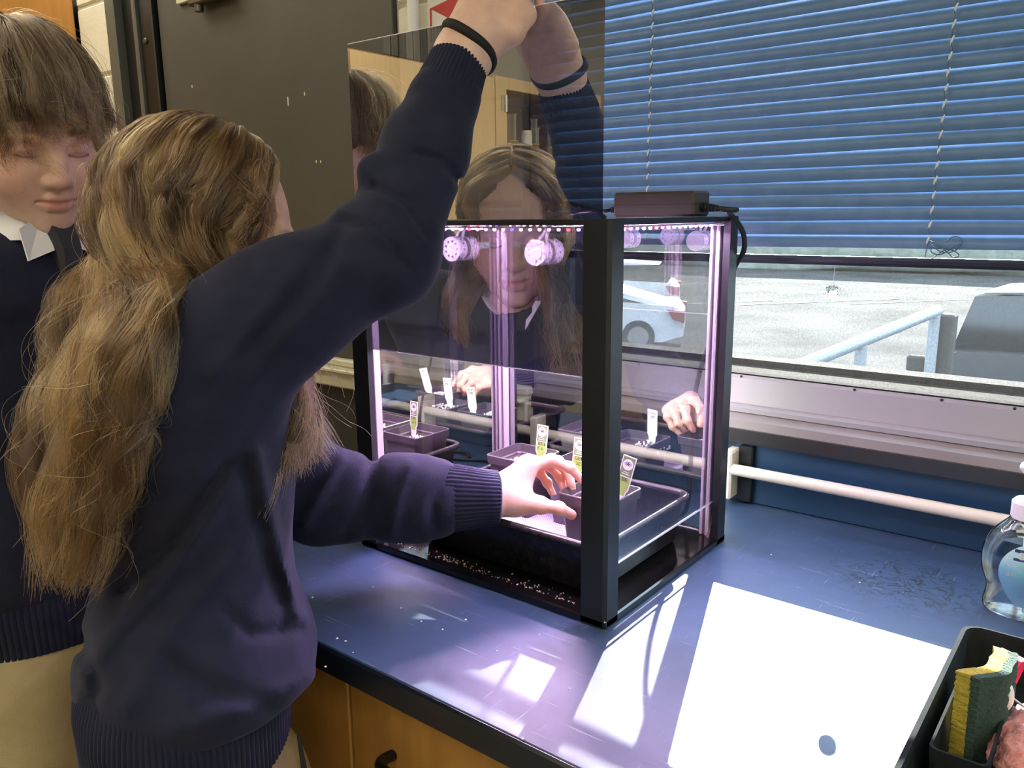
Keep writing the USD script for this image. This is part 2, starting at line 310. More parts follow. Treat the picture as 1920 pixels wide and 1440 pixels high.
def hair(name, c, rough=.32): mat(name, {'h': ('principled_hair_bsdf', {'model': 'Chiang', 'parametrization': 'Direct coloring', 'color': c, 'roughness': rough, 'radial_roughness': .45, 'random_roughness': .2})}, [], 'h.BSDF')
hair('hair_dark', (.026, .014, .007)); hair('hair_brown', (.088, .046, .018)); hair('hair_gold', (.235, .138, .054)); hair('hair_ash', (.085, .055, .030)); hair('hair_ash_light', (.22, .15, .08))
plain('skin_plain', (.66, .43, .335), .48)
mat('lab_glass', {'t': ('transparent_bsdf', {'color': (.97, .97, .94)}), 'g': ('glossy_bsdf', {'color': (1, 1, .95), 'roughness': .08}), 'd': ('diffuse_bsdf', {'color': (.85, .83, .72)}), 'gd': ('mix_closure', {'fac': .5}), 'lw': ('layer_weight', {'blend': .22}), 'k': ('math', {'math_type': 'multiply_add', 'value2': .8, 'value3': .05}), 'm': ('mix_closure', {})},
    [('g.BSDF', 'gd.closure1'), ('d.BSDF', 'gd.closure2'), ('lw.facing', 'k.value1'), ('k.value', 'm.fac'), ('t.BSDF', 'm.closure1'), ('gd.closure', 'm.closure2')], 'm.closure')
plain('crumb_tan', (.42, .33, .24), .8)
# ================================================================== the room
YW, YO = 1.275, 1.50           # inner and outer face of the window wall
XL, XR, YB, ZC, ZF = -3.2, 2.4, -3.2, 1.80, -0.9
WX0, WX1, WZ0, WZ1 = -0.95, 1.7, 0.13, 1.25       # window opening
struct('floor', box(XL, XR, YB, YO, ZF-.1, ZF), 'floor_tile')
struct('wall_left', box(XL-.1, XL, YB-.1, YO, ZF, ZC+.1), 'wall_paint')
struct('wall_right', box(XR, XR+.1, YB-.1, YO, ZF, ZC+.1), 'wall_paint')
struct('wall_rear', box(XL, XR, YB-.1, YB, ZF, ZC+.1), 'wall_paint')
wb = struct('wall_window', join(box(XL, WX0, YW, YO, ZF, ZC+.1), box(WX1, XR, YW, YO, ZF, ZC+.1), box(WX0, WX1, YW, YO, ZF, WZ0), box(WX0, WX1, YW, YO, WZ1, ZC+.1)), 'wall_dark')
# ceiling with grid and lay-in tiles
cl = struct('ceiling', box(XL, XR, YB, YO, ZC+.02, ZC+.1), 'ceiling_grid')
TS = .6
TROFF_T = [(1, 4), (3, 3), (6, 4), (3, 1), (6, 1), (0, 6), (7, 6)]      # first of the two tiles each troffer replaces
used = {(i+d, j) for i, j in TROFF_T for d in (0, 1)}
for i in range(10):
    for j in range(8):
        x0, y0 = XL+i*TS, YB+j*TS; x1, y1 = min(x0+TS, XR), min(y0+TS, YO)
        if x1-x0 > .05 and y1-y0 > .05 and (i, j) not in used:
            part(cl, 'ceiling_tile', rbox(x0+.012, x1-.012, y0+.012, y1-.012, ZC, ZC+.02, .004), 'ceiling_tile')
TROFF = [(XL+(i+1)*TS, YB+(j+.5)*TS) for i, j in TROFF_T]
for k, (a, b) in enumerate(TROFF):
    t = thing('ceiling_light', 'rectangular fluorescent ceiling troffer with white frame above the classroom', 'ceiling light', (a, b, ZC-.02), 'ceiling troffers above the room')
    fr = join(box(a-.59, a+.59, b-.29, b-.25, ZC-.02, ZC+.02), box(a-.59, a+.59, b+.25, b+.29, ZC-.02, ZC+.02), box(a-.59, a-.55, b-.25, b+.25, ZC-.02, ZC+.02), box(a+.55, a+.59, b-.25, b+.25, ZC-.02, ZC+.02))
    part(t, 'frame', fr, 'white_plastic'); part(t, 'diffuser', box(a-.55, a+.55, b-.25, b+.25, ZC-.008, ZC+.01), 'troffer_light')
# painted concrete blocks left and right of the dark board
for (xa, xb, yy) in ((-2.645, -2.41, YW), (-1.283, -.96, YW)):
    r = 0
    for z in np.arange(.292, 1.7, .2):
        off = .0 if r % 2 else .2; r += 1
        for x in np.arange(xa-.4+off-.03, xb, .4):
            a, b = max(x, xa), min(x+.4, xb)
            if b-a > .03: part(wb, 'block', rbox(a+.004, b-.004, yy-.022, yy+.01, z+.004, min(z+.196, ZC), .005), 'block_cream')
part(wb, 'mortar_bed', join(box(-2.645, -2.405, YW-.016, YW+.005, .1, ZC), box(-1.285, -.96, YW-.016, YW+.005, .25, ZC)), 'mortar_cream')
part(wb, 'wall_paint', box(-2.41, -1.285, YW-.004, YW+.004, .1, ZC), 'wall_dark')
# metal door frame beside the board: grey jamb, black channels
t = thing('door_frame', 'grey and black steel door frame upright beside the cream block wall', 'door frame', (-2.29, 1.25, ZF))
part(t, 'jamb', rbox(-2.40, -2.352, 1.215, 1.274, ZF, 1.75, .003), 'frame_grey')
part(t, 'channel', rbox(-2.352, -2.262, 1.240, 1.274, ZF, 1.75, .003), 'frame_black')
part(t, 'strip', rbox(-2.270, -2.252, 1.222, 1.262, ZF, 1.75, .003), 'frame_grey')
part(t, 'channel', rbox(-2.252, -2.186, 1.232, 1.274, ZF, 1.75, .003), 'frame_black')
for z in (.945, .70, .5): part(t, 'screw', lathe([(0, .006), (.006, .006), (.0085, .003), (.0085, 0)][::-1], (-2.225, 1.232, z), 12, (0, -1, 0)), 'steel_dark')
# the dark grey board with its bracket
t = thing('chalkboard', 'large dark grey wall board with a few scratches beside the window', 'board', (-1.73, 1.25, .13))
part(t, 'panel', rbox(-2.178, -1.287, 1.247, 1.272, .13, 1.75, .002), 'board_grey')
rs = np.random.RandomState(4)
for (u, v, l) in ((540, 190, .02), (571, 176, .008), (593, 303, .006), (601, 303, .006), (360, 162, .008), (640, 560, .01)):
    P = ony(u, v, 1.2465); part(t, 'scratch', rbox(P[0]-.0022, P[0]+.0022, 1.2462, 1.2472, P[2]-l/2, P[2]+l/2, .0004), 'cream_metal')
t = thing('door_closer', 'small worn metal latch bracket at the top edge of the dark board', 'bracket', (-1.98, 1.24, 1.01))
a, b = ony(332, 0, 1.24), ony(410, 0, 1.24)
part(t, 'plate', rbox(a[0], b[0], 1.236, 1.247, a[2]-.012, a[2]+.06, .002), 'cream_metal')
a, b = ony(357, 12, 1.22), ony(425, 12, 1.22)
part(t, 'arm', rbox(a[0], b[0], 1.212, 1.237, a[2]-.001, a[2]+.03, .004), 'steel_dark')
part(t, 'pivot', cyl((a[0]+.03, 1.225, a[2]-.016), (a[0]+.03, 1.225, a[2]+.0), .011, 16), 'steel_dark', 40)
t = thing('chalk_tray', 'cream painted metal chalk ledge under the dark board', 'ledge', (-1.73, 1.24, .1))
part(t, 'lip', rbox(-2.178, -.93, 1.200, 1.246, .118, .128, .003), 'cream_metal')
part(t, 'fascia', rbox(-2.178, -.93, 1.220, 1.246, .078, .118, .004), 'cream_metal')
part(t, 'bead', rbox(-2.178, -.93, 1.224, 1.246, .128, .146, .004), 'cream_metal')
# white pipe and paper notice beyond the mirror panel
top('conduit', cyl((-1.215, 1.235, ZF), (-1.215, 1.235, 1.75), .012, 16), 'white_plastic', 'white vertical pipe on the block wall beside the dark board', 'pipe', smooth=40)
t = thing('notice', 'paper notice with a red wedge behind the raised hand', 'notice', (-1.13, 1.24, .87))
part(t, 'sheet', rbox(-1.19, -.99, 1.249, 1.253, .80, 1.02, .001), 'paper')
a, b = ony(806, 16, 1.247), ony(862, 4, 1.247); c = ony(858, 32, 1.247); d = ony(807, 50, 1.247)
part(t, 'red_wedge', prism([(a[0], a[2]), (a[0]+.11, b[2]+.02), (a[0]+.11, c[2]-.03)], 0, .002, (0, 1.2475, 0), (1, 0, 0), (0, 0, 1), (0, 1, 0)), 'paper_red')
part(t, 'red_line', box(a[0]-.0005, a[0]+.002, 1.2468, 1.249, d[2]-.03, a[2]), 'paper_red')
part(t, 'red_line', box(a[0]+.0, a[0]+.1, 1.2468, 1.249, .835, .8375), 'paper_red')

# ------------------------------------------------------------------ wooden cabinets along the left wall
CXF = -2.65
t = thing('wall_cabinet', 'tall pale wooden laboratory cabinet with one open bay, reflected in the raised mirror panel', 'cabinet', (-2.9, -1.0, ZF))
part(t, 'carcass', join(box(XL+.004, CXF-.02, -3.19, -2.63, ZF, 1.14), box(XL+.004, CXF-.02, -1.80, 1.252, ZF, 1.14), box(XL+.004, CXF-.02, -2.63, -1.80, ZF, .10), box(XL+.004, CXF-.02, -2.63, -1.80, 1.115, 1.14), box(XL+.004, XL+.03, -2.63, -1.80, .1, 1.12)), 'wood_brown')
part(t, 'shelf', rbox(XL+.03, CXF-.022, -2.628, -1.802, .725, .745, .002), 'wood_pale')
part(t, 'shelf', rbox(XL+.03, CXF-.022, -2.628, -1.802, .40, .42, .002), 'wood_pale')
part(t, 'frame', join(box(CXF-.02, CXF, -1.82, -1.735, .1, 1.14), box(CXF-.02, CXF, -2.70, -2.63, .1, 1.14), box(CXF-.02, CXF, -2.63, -1.82, 1.085, 1.14)), 'wood_pale')
for (ya, yb_) in ((-1.35, -.81), (-1.73, -1.36), (-.80, -.25), (-.24, .31), (.32, .74), (.75, 1.250)):
    d = part(t, 'door', rbox(CXF-.02, CXF+.003, ya+.003, yb_-.003, .12, 1.13, .003), 'wood_pale' if yb_ < .3 else 'wood_orange')
    if ya in (-1.73, .75): continue
    for z in (.97, .25):
        y = yb_-.012
        part(d, 'hinge', join(rbox(CXF+.003, CXF+.006, y-.055, y-.002, z, z+.07, .001), cyl((CXF+.007, y+.006, z-.004), (CXF+.007, y+.006, z+.076), .008, 10), *[cyl((CXF+.006, y-.04, z+zz), (CXF+.008, y-.04, z+zz), .006, 8) for zz in (.015, .055)]), 'steel')
    part(d, 'pull', rbox(CXF+.003, CXF+.022, ya+.03, ya+.05, .55, .65, .006), 'steel')
part(t, 'drawer_row', join(*[rbox(CXF-.02, CXF+.003, a, a+.6, -.35, .11, .003) for a in np.arange(-3.1, 1.1, .61)]), 'wood_pale')
part(t, 'hinge', join(rbox(CXF, CXF+.004, -1.80, -1.775, .98, 1.05, .001), cyl((CXF+.006, -1.81, .975), (CXF+.006, -1.81, 1.055), .008, 10)), 'steel')
# boxes of papers standing on top of the cabinet
for k in range(14):
    y = -1.02-.045*k; top('binder', rbox(CXF-.27, CXF-.02, y-.04, y, 1.142, 1.142+.16+.02*((k*7) % 3), .003), ['frame_grey', 'steel_dark', 'black_plastic'][k % 3], f'dark upright binder in the row on the wooden cabinet', 'binder', 'binders on top of the cabinet')
# glassware on the open shelf
def cylinder_glass(name, label, y, x, h, r, foot=True, group='glassware on the open cabinet shelf', ring=False, fill=False):
    t = thing(name, label, 'glassware', (x, y, .746), group)
    z = .746
    if foot: part(t, 'foot', lathe([(0, z), (r*1.9, z), (r*1.9, z+.006), (r, z+.012), (0, z+.012)], (x, y, 0), 20), 'lab_glass', 40)
    part(t, 'body', lathe([(r, z+.010), (r, z+h-.01), (r*1.25, z+h), (r*1.25, z+h+.001), (r-.0022, z+h-.012), (r-.0022, z+.012)], (x, y, 0), 20), 'lab_glass', 40)
    if ring: part(t, 'guard_ring', lathe([(r+.001, z+h*.42), (r*1.7, z+h*.42+.002), (r*1.7, z+h*.42+.006), (r+.001, z+h*.42+.008)], (x, y, 0), 6), 'ring_yellow')
    return t
plain('ring_yellow', (.75, .50, .05), .4)
for k, (y, dx, h, r) in enumerate([(-1.88, .10, .255, .019), (-1.93, .16, .25, .018), (-1.98, .09, .24, .02), (-2.02, .17, .245, .017), (-2.21, .12, .235, .018), (-2.30, .18, .20, .022), (-2.36, .10, .21, .021), (-2.43, .16, .19, .022), (-2.51, .10, .16, .022)]):
    cylinder_glass('graduated_cylinder', 'clear graduated glass cylinder in the row on the open cabinet shelf', y, CXF-dx, h, r, ring=k % 2 == 0)
t = thing('storage_jar', 'white plastic jar among the glass cylinders on the cabinet shelf', 'jar', (CXF-.11, -2.13, .746))
part(t, 'body', lathe([(0, .746), (.03, .746), (.03, .89), (.026, .90), (0, .90)], (CXF-.11, -2.13, 0), 24), 'white_plastic', 40)
part(t, 'lid', lathe([(0, .9), (.027, .9), (.027, .915), (0, .915)], (CXF-.11, -2.13, 0), 24), 'white_plastic', 40)
top('ceiling_duct', join(box(-2.2, -1.2, -3.0, -2.9, 1.0, 1.1)), 'white_plastic', 'white pipe boxing high on the rear wall seen in the mirror', 'duct')

# ================================================================== window, sill, screen
wn = thing('window_1', 'wide window with insect screen and aluminium frame', 'window', (.3, 1.3, WZ0), kind='structure')
# stepped sill, from the black ledge over the back splash up to the frame
def prof(parent, name, pts, m, x0=-.93, x1=1.9, **k):
    part(parent, name, prism(pts, x0, x1, (0, 0, 0), (0, 1, 0), (0, 0, 1), (1, 0, 0)), m, **k)
prof(wn, 'black_ledge', [(1.236, .106), (1.236, .128), (1.30, .128), (1.30, .106)], 'sill_black')
prof(wn, 'sill', [(1.242, .128), (1.242, .142), (1.262, .152), (1.30, .152), (1.30, .128)], 'sill_grey')
prof(wn, 'bead', [(1.256, .152), (1.254, .160), (1.262, .164), (1.30, .164), (1.30, .152)], 'window_metal')
prof(wn, 'bottom_rail', [(1.268, .164), (1.270, .206), (1.274, .212), (1.31, .212), (1.31, .164)], 'window_metal')
prof(wn, 'inner_track', [(1.2735, .2105), (1.2735, .2135), (1.285, .2145), (1.345, .2145), (1.345, .2105)], 'sill_outer')
prof(wn, 'outer_sill', [(1.345, .13), (1.345, .225), (1.50, .205), (1.56, .19), (1.56, .13)], 'sill_outer')
part(wn, 'side_frame', rbox(-.95, -.91, 1.27, 1.36, .13, 1.25, .003), 'window_metal')
part(wn, 'side_frame', rbox(1.66, 1.70, 1.27, 1.36, .13, 1.25, .003), 'window_metal')
part(wn, 'head_frame', rbox(-.95, 1.70, 1.27, 1.36, 1.21, 1.25, .003), 'window_metal')
for x in (-.52, -.34, -.22, -.13): part(wn, 'screw', lathe([(.0, .0), (.0022, 0), (.0022, .001), (0, .0012)], (x, 1.2712, .2085), 8, (0, -1, 0)), 'ink')
part(wn, 'insect_screen', (np.array([(-.91, 1.29, .214), (1.66, 1.29, .214), (1.66, 1.29, 1.21), (-.91, 1.29, 1.21)]), np.array([[0, 1, 2, 3]])), 'insect_mesh')
part(wn, 'glass', open_box(-.91, 1.66, 1.335, 1.338, .218, 1.21, 1, 1), 'window_glass')
# ================================================================== venetian blind
bl = thing('venetian_blind', 'blue venetian blind closed over the upper window', 'blind', (.3, 1.2, .4))
BX0, BX1, BY = -.90, 1.55, 1.205
def slat(zc, tilt, droop=0.0):
    """A curved slat 25 mm wide, its upper edge towards the glass; length along x, in short pieces so that it can sag a little."""
    n = 9; s = np.linspace(-.0135, .0135, n); crown = .0045*(1-(s/.0135)**2)
    c, sn = math.cos(tilt), math.sin(tilt)
    yy = s*c - crown*sn; zz = s*sn + crown*c
    xs = np.linspace(BX0, BX1, 25); V = []
    for q, (off) in enumerate((0, -.0005)):
        for x in xs:
            w = .0008*math.sin(x*5.1+zc*60)+.0005*math.sin(x*13+zc*130)
            V.append(np.c_[np.full(n, x), BY+yy+off*(-sn), zc+zz+w+off*c])
    V = np.vstack(V); k = len(xs); F = []
    for q in range(2):
        for i in range(k-1):
            for j in range(n-1):
                a = q*k*n+i*n+j; f = (a, a+n, a+n+1, a+1); F.append(f if q == 0 else f[::-1])
    for i in range(k-1):
        for j in (0, n-1):
            a = i*n+j; F.append((a, a+k*n, a+k*n+n, a+n))
    return V, np.array(F)
rb = np.random.RandomState(3); zs = []
z = .4365
while z < 1.2: zs.append(z); z += .0188
for k, z in enumerate(zs):
    tilt = math.radians(69 if k else 55)+rb.normal(0, .02)
    part(bl, 'slat', slat(z, tilt), 'slat_blue', True)
part(bl, 'bottom_rail', rbox(BX0, BX1, BY-.013, BY+.013, .4000, .4125, .004), 'rail_navy', 30)
part(bl, 'head_rail', rbox(BX0, BX1, BY-.018, BY+.018, 1.2, 1.235, .003), 'rail_navy')
for u in (1228, 1808):
    P = ony(u, 60, BY-.017); x = P[0]; slope = .03 if u < 1500 else .07
    L = np.array([[x-slope*(1.2-zz)*.35+.0015*math.sin(zz*190), BY-.0165-.002*math.cos(zz*334), zz] for zz in np.linspace(.415, 1.2, 160)])
    part(bl, 'ladder_cord', tube(L, .0006, 5), 'cord_blue')
    for z in zs:                                        # the light knots of the ladder between slats
        xx = x-slope*(1.2-z)*.35
        part(bl, 'cord_knot', tube([(xx+.0016, BY-.0165, z+.0065), (xx, BY-.0185, z+.001), (xx-.0016, BY-.0165, z-.004)], [.0009, .0017, .0009], 6), 'cord_white', True)
for u, v in ((1772, 466), (1277, 462)):                 # the slack end of each cord in a tangle on the bottom rail
    P = ony(u, v, BY-.02); rr = np.random.RandomState(u); th = np.linspace(0, 16, 60)
    L = np.c_[P[0]+.022*np.sin(th*1.1)*np.exp(-.02*th)+rr.normal(0, .001, 60), BY-.02+.006*np.cos(th*1.7), P[2]+.008-.0011*th+.006*np.sin(th*1.9)]
    part(bl, 'slack_cord', tube(spline(L[::3], 90), .0007, 5), 'cord_blue', True)

# crystal ball on a thread between blind and screen
P = ony(1562, 545, 1.255); t = thing('crystal_ball', 'small faceted crystal ball hanging on a thread in the window', 'ornament', P)
ic = trimesh.creation.icosphere(2, .0105); ic.apply_translation(P)
part(t, 'ball', (np.round((np.array(ic.vertices)-P)/.0016)*.0016+P, np.array(ic.faces)), 'crystal')
part(t, 'thread', tube([P+[0, 0, .01], P+[0, 0, .2], P+[0, 0, .5]], .0004, 5), 'cord_white')

# ================================================================== outside: car park
GZ = -2.2
top('car_park', box(-60, 40, 1.6, 70, GZ-.2, GZ), 'asphalt', kind='structure')
for k, (x, y, l, rot) in enumerate([(-11, 22, 6, .9), (-8, 24.5, 6, .9), (-5, 27, 6, .9), (-14, 19.5, 6, .9)]):
    b = box(-l/2, l/2, -.09, .09, 0, .012); b.apply_transform(trimesh.transformations.rotation_matrix(rot, (0, 0, 1))); b.apply_translation((x, y, GZ))
    top('parking_line', b, 'pale_stripe', 'pale painted parking line on the sunlit asphalt outside', 'road marking', 'painted parking lines outside')
def car(name, label, x, y, rz, paint, L=4.4, W=1.75, H=1.45, wagon=False, fast=False):
    t = thing(name, label, 'car', (x, y, GZ)); c, s = math.cos(rz), math.sin(rz)
    ex, ey, ez = (c, s, 0), (-s, c, 0), (0, 0, 1); O = (x, y, GZ)
    P = lambda pts, a, b: prism(pts, a, b, O, ex, ez, (s, -c, 0))
    h = H
    low = [(-L/2, .35), (-L/2, .75), (-L/2+.15, .92), (-.9, .98), (1.0, .95), (L/2-.2, .80), (L/2, .62), (L/2, .3), (L/2-.5, .22), (-L/2+.4, .22)]
    cab = [(-L/2+.25 if wagon else -1.75, .93), (-1.3 if not wagon else -L/2+.45, h-.10), (-.6, h), (.3, h-.02), (1.25, .93)]
    if fast: cab = [(-2.0, .88), (-.75, h-.07), (-.2, h), (.5, h-.02), (1.35, .93)]
    part(t, 'body', P(low, -W/2, W/2), paint); part(t, 'roof', P(([cab[0], cab[1]] if fast else [(cab[1][0]+.05, h-.08)])+[cab[2], cab[3], (.45, h-.10)]+([(-.7, h-.17), (-1.75, .88)] if fast else []), -W/2+.12, W/2-.12), paint)
    part(t, 'cabin_glass', P(cab[:1]+[(p[0], p[1]-.03) for p in cab[1:4]]+cab[4:], -W/2+.14, W/2-.14), 'car_glass')
    for xx in (-.75, .15): part(t, 'pillar', P([(xx-.05, .93), (xx+.0, h-.05), (xx+.08, h-.05), (xx+.05, .93)], -W/2+.11, W/2-.11), paint)
    for xx in (-L/2+.85, L/2-.85):
        for sy in (-1, 1):
            a = np.array(O)+np.array(ex)*xx+np.array(ey)*sy*(W/2-.2)+[0, 0, .32]; w = part(t, 'wheel', cyl(a, a+np.array(ey)*sy*.22, .32, 24), 'black_rubber', 40)
            part(w, 'hub_cap', cyl(a+np.array(ey)*sy*.2, a+np.array(ey)*sy*.235, .2, 16), 'steel', 40)
    for sy in (-1, 1):
        part(t, 'tail_light', P([(-L/2-.02, .62), (-L/2-.02, .84), (-L/2+.3, .86), (-L/2+.2, .68)], sy*W/2-.12, sy*W/2+.02 if sy > 0 else -W/2+.15), 'tail_red')
        part(t, 'head_light', P([(L/2+.01, .55), (L/2-.15, .76), (L/2-.4, .74), (L/2-.1, .55)], sy*W/2-.1, sy*W/2+.1-.08), 'pale_stripe')
    return t
car('parked_car', 'pale hatchback parked outside, seen through the planter side', -9.35, 14.0, math.radians(205), 'car_white', H=1.30, fast=True)
car('parked_car', 'green and white car parked farthest away outside the window', -20.2, 33.0, math.radians(20), 'car_green')
car('parked_car', 'pale car in the second row outside, above the hatchback', -11.8, 18.6, math.radians(205), 'car_white', wagon=True)
car('parked_car', 'dark vehicle close outside at the right edge of the window', .28, 12.1, math.radians(-4), 'car_dark', L=4.8, W=1.95, H=1.75, wagon=True)
# steel pipe barrier down to the yard
t = thing('pipe_barrier', 'grey steel pipe barrier sloping across the yard outside', 'barrier', (-2.5, 9, GZ))
A, B = ony(1490, 690, 6.2), ony(1758, 582, 8.5)
part(t, 'rail', cyl(A, B, .055, 14), 'rail_pipe', 40)
for q in (.42, .98):
    p = A+(B-A)*q; part(t, 'post', cyl((p[0], p[1], GZ), p, .05, 12), 'rail_pipe', 40)
C1 = ony(1775, 588, 8.6)
t = thing('gate_post', 'square concrete gate post at the end of the pipe barrier', 'post', (C1[0], C1[1], GZ))
part(t, 'post', rbox(C1[0]-.09, C1[0]+.09, C1[1]-.09, C1[1]+.09, GZ, C1[2], .02), 'post_concrete')
part(t, 'bracket', rbox(C1[0]-.30, C1[0]-.09, C1[1]-.08, C1[1]+.02, C1[2]-.58, C1[2]-.42, .02), 'post_concrete')
# hedge and far building that close the yard
def bumpy(x0, x1, y0, y1, z0, z1, seed, n=26):
    b = box(x0, x1, y0, y1, z0, z1).subdivide().subdivide().subdivide().subdivide(); v = np.array(b.vertices)
    return v+ (meshkit.noise(v*.9, seed)[:, None]-.5)*[.8, .8, 1.0], np.array(b.faces)
top('hedge', bumpy(-40, 12, 38, 42, GZ, GZ+3.4, 5), 'hedge_green', 'long dusky hedge at the far side of the car park', 'hedge', smooth=True)
b = thing('school_building', 'low brick building beyond the hedge across the car park', 'building', (-10, 50, GZ))
part(b, 'wall', box(-45, 20, 50, 56, GZ, GZ+7), 'post_concrete'); part(b, 'roof', box(-46, 21, 49.5, 56.5, GZ+7, GZ+7.4), 'frame_grey')
for k in range(9): part(b, 'window', box(-40+6*k, -37+6*k, 49.9, 50.1, GZ+2, GZ+5), 'car_glass')
# ================================================================== counter and base cabinets
YF, CX0, CX1 = 0.5227, -1.03, 2.0
t = thing('countertop', 'long blue-black epoxy laboratory countertop under the window', 'countertop', (.4, .9, -.034))
part(t, 'slab', rbox(CX0, CX1, YF+.0045, 1.272, -.034, 0, .0012), 'counter_epoxy')
part(t, 'front_edge', rbox(CX0, CX1, YF, YF+.006, -.034, -.0003, .0028), 'counter_edge')
top('backsplash', rbox(CX0, CX1, 1.252, 1.272, .0005, .106, .002), 'splash_navy', 'navy backsplash strip behind the countertop under the sill', 'backsplash')
t = thing('base_cabinet', 'brown wooden base cabinet under the countertop', 'cabinet', (0, .9, ZF))
part(t, 'carcass', box(CX0+.03, CX1, .575, 1.268, ZF+.1, -.036), 'wood_counter'); part(t, 'kickboard', box(CX0+.06, CX1, .64, .66, ZF, ZF+.1), 'black_plastic')
for k, (xa, xb) in enumerate([(CX0+.03, -.6885), (-.684, -.27), (-.266, .15), (.154, .60), (.604, 1.2)]):
    d = part(t, 'door', rbox(xa, xb, .553, .573, ZF+.105, -.045, .002), 'wood_counter')
    if k: part(d, 'pull', tube(spline([(xa+.07, .553, -.122), (xa+.075, .528, -.118), (xa+.115, .522, -.116), (xa+.155, .528, -.118), (xa+.16, .553, -.122)], 24), .0065, 10), 'black_plastic', True)
# cream rod on brackets along the backsplash
t = thing('rail_rod', 'cream rod along the navy backsplash', 'rail', (0, 1.22, .062))
part(t, 'rod', join(cyl((-1.0, 1.222, .062), (1.9, 1.222, .067), .0095, 16)), 'cream_rod', 40)
for x in (-.905, -.512, .55): part(t, 'bracket', rbox(x-.012, x+.006, 1.212, 1.252, .012, .094, .003), 'cream_rod'); part(t, 'bracket_plate', rbox(x+.006, x+.030, 1.240, 1.252, .004, .10, .002), 'frame_black')
# crumbs on the counter
rs = np.random.RandomState(8)
cr = []
for u, v in [(632, 1197), (648, 1202), (586, 1120), (830, 1180), (662, 1223), (1055, 1181), (1068, 1291), (932, 1220), (700, 1100), (1446, 1040), (1612, 1092), (790, 1165), (610, 1250), (873, 1162), (980, 1385), (1012, 1190), (752, 1140)]:
    P = onz(u, v, .0008); r = .0012*rs.uniform(.7, 1.3)
    ic = trimesh.creation.icosphere(0, r); cr.append((np.array(ic.vertices)*[1, 1.2, .7]+P, np.array(ic.faces)))
top('crumbs', join(*cr), 'perlite', 'scattered white crumbs on the dark countertop', 'crumbs', kind='stuff')

# ================================================================== the planter box
PX0, PX1, PY0, PY1, PH = -.877, -.455, .745, 1.080, .470
g = thing('planter_frame', 'black frame of the lit planter box standing on the countertop', 'planter box', ((PX0+PX1)/2, (PY0+PY1)/2, 0))
part(g, 'base', rbox(PX0, PX1, PY0, PY1, 0, .011, .002), 'base_gloss')
for sx, sy in ((1, 0), (0, 0), (1, 1), (0, 1)):
    xa, ya = (PX1, -1) if sx else (PX0, 1), (PY1, -1) if sy else (PY0, 1)
    X, dx = xa; Y, dy = ya; w, d, b = .034, .028, .004
    pts = [(X+dx*w, Y), (X+dx*b, Y), (X, Y+dy*b), (X, Y+dy*d), (X+dx*.010, Y+dy*d), (X+dx*.010, Y+dy*.010), (X+dx*w, Y+dy*.010)]
    p = part(g, 'post', prism(pts, .0, PH, (0, 0, 0), (1, 0, 0), (0, 1, 0), (0, 0, 1)), 'post_black')
    # pale guide channels on the inner side that hold the panels
    ch = []
    for q in range(2):
        a = X+dx*(.0165+.0085*q); ch.append(rbox(min(a, a+dx*.004), max(a, a+dx*.004), min(Y+dy*.0155, Y+dy*.028), max(Y+dy*.0155, Y+dy*.028), .012, PH-.012, .0008))
    ch.append(rbox(min(X+dx*.0150, X+dx*.0165), max(X+dx*.0150, X+dx*.0165), min(Y+dy*.0155, Y+dy*.028), max(Y+dy*.0155, Y+dy*.028), .012, PH-.012, .0008))
    part(p, 'guide_channel', join(*ch), 'guide_white')
    part(p, 'foot_wedge', hull([(X+dx*.011, Y+dy*.011, .011), (X+dx*.04, Y+dy*.011, .011), (X+dx*.011, Y+dy*.034, .011), (X+dx*.011, Y+dy*.011, .05), (X+dx*.02, Y+dy*.011, .05), (X+dx*.011, Y+dy*.018, .05)]), 'guide_brown')
part(g, 'top_rail', rbox(PX0+.034, PX1-.034, PY0+.006, PY0+.020, PH-.007, PH, .001), 'post_black')
part(g, 'top_rail', rbox(PX0+.034, PX1-.034, PY1-.020, PY1-.006, PH-.007, PH, .001), 'post_black')
part(g, 'top_rail', rbox(PX0+.004, PX0+.018, PY0+.028, PY1-.028, PH-.007, PH, .001), 'post_black')
part(g, 'top_rail', rbox(PX1-.018, PX1-.004, PY0+.028, PY1-.028, PH-.007, PH, .001), 'post_black')
part(g, 'lid_plate', rbox(PX0+.018, PX1-.018, PY0+.020, PY1-.020, PH-.004, PH, .0008), 'acrylic')
def panel(name, label, x0, x1, y0, y1, z0, z1, film_mat, side):
    """An acrylic sheet with a mirror film on one face; the edges catch the light."""
    t = thing(name, label, 'acrylic panel', ((x0+x1)/2, (y0+y1)/2, z0))
    e = .0
    # the film is one single sheet of triangles on the face
    if side[0]: X = x1+e if side[0] > 0 else x0-e; q = [(X, y0, z0), (X, y1, z0), (X, y1, z1), (X, y0, z1)]
    else: Y = y1+e if side[1] > 0 else y0-e; q = [(x0, Y, z0), (x1, Y, z0), (x1, Y, z1), (x0, Y, z1)]
    part(t, 'acrylic_sheet', open_box(x0, x1, y0, y1, z0, z1, 0 if side[0] else 1, side[0] or side[1]), 'acrylic'); part(t, 'mirror_film', (np.array(q), np.array([[0, 1, 2, 3]])), film_mat)
    w = .0009
    for b in (box(x0, x1, y0, y1, z0-w, z0), box(x0, x1, y0, y1, z1, z1+w)): part(t, 'cut_edge', b, 'acrylic_edge')
    return t
panel('front_panel', 'mirrored acrylic front panel of the planter, held raised by the hand', -.8660, -.4720, .7562, .7592, .2945, .695, 'film_front', (0, -1))
panel('left_panel', 'mirrored acrylic left side panel inside the planter frame', -.8660, -.8630, .7605, 1.0605, .012, .460, 'film_left', (1, 0))
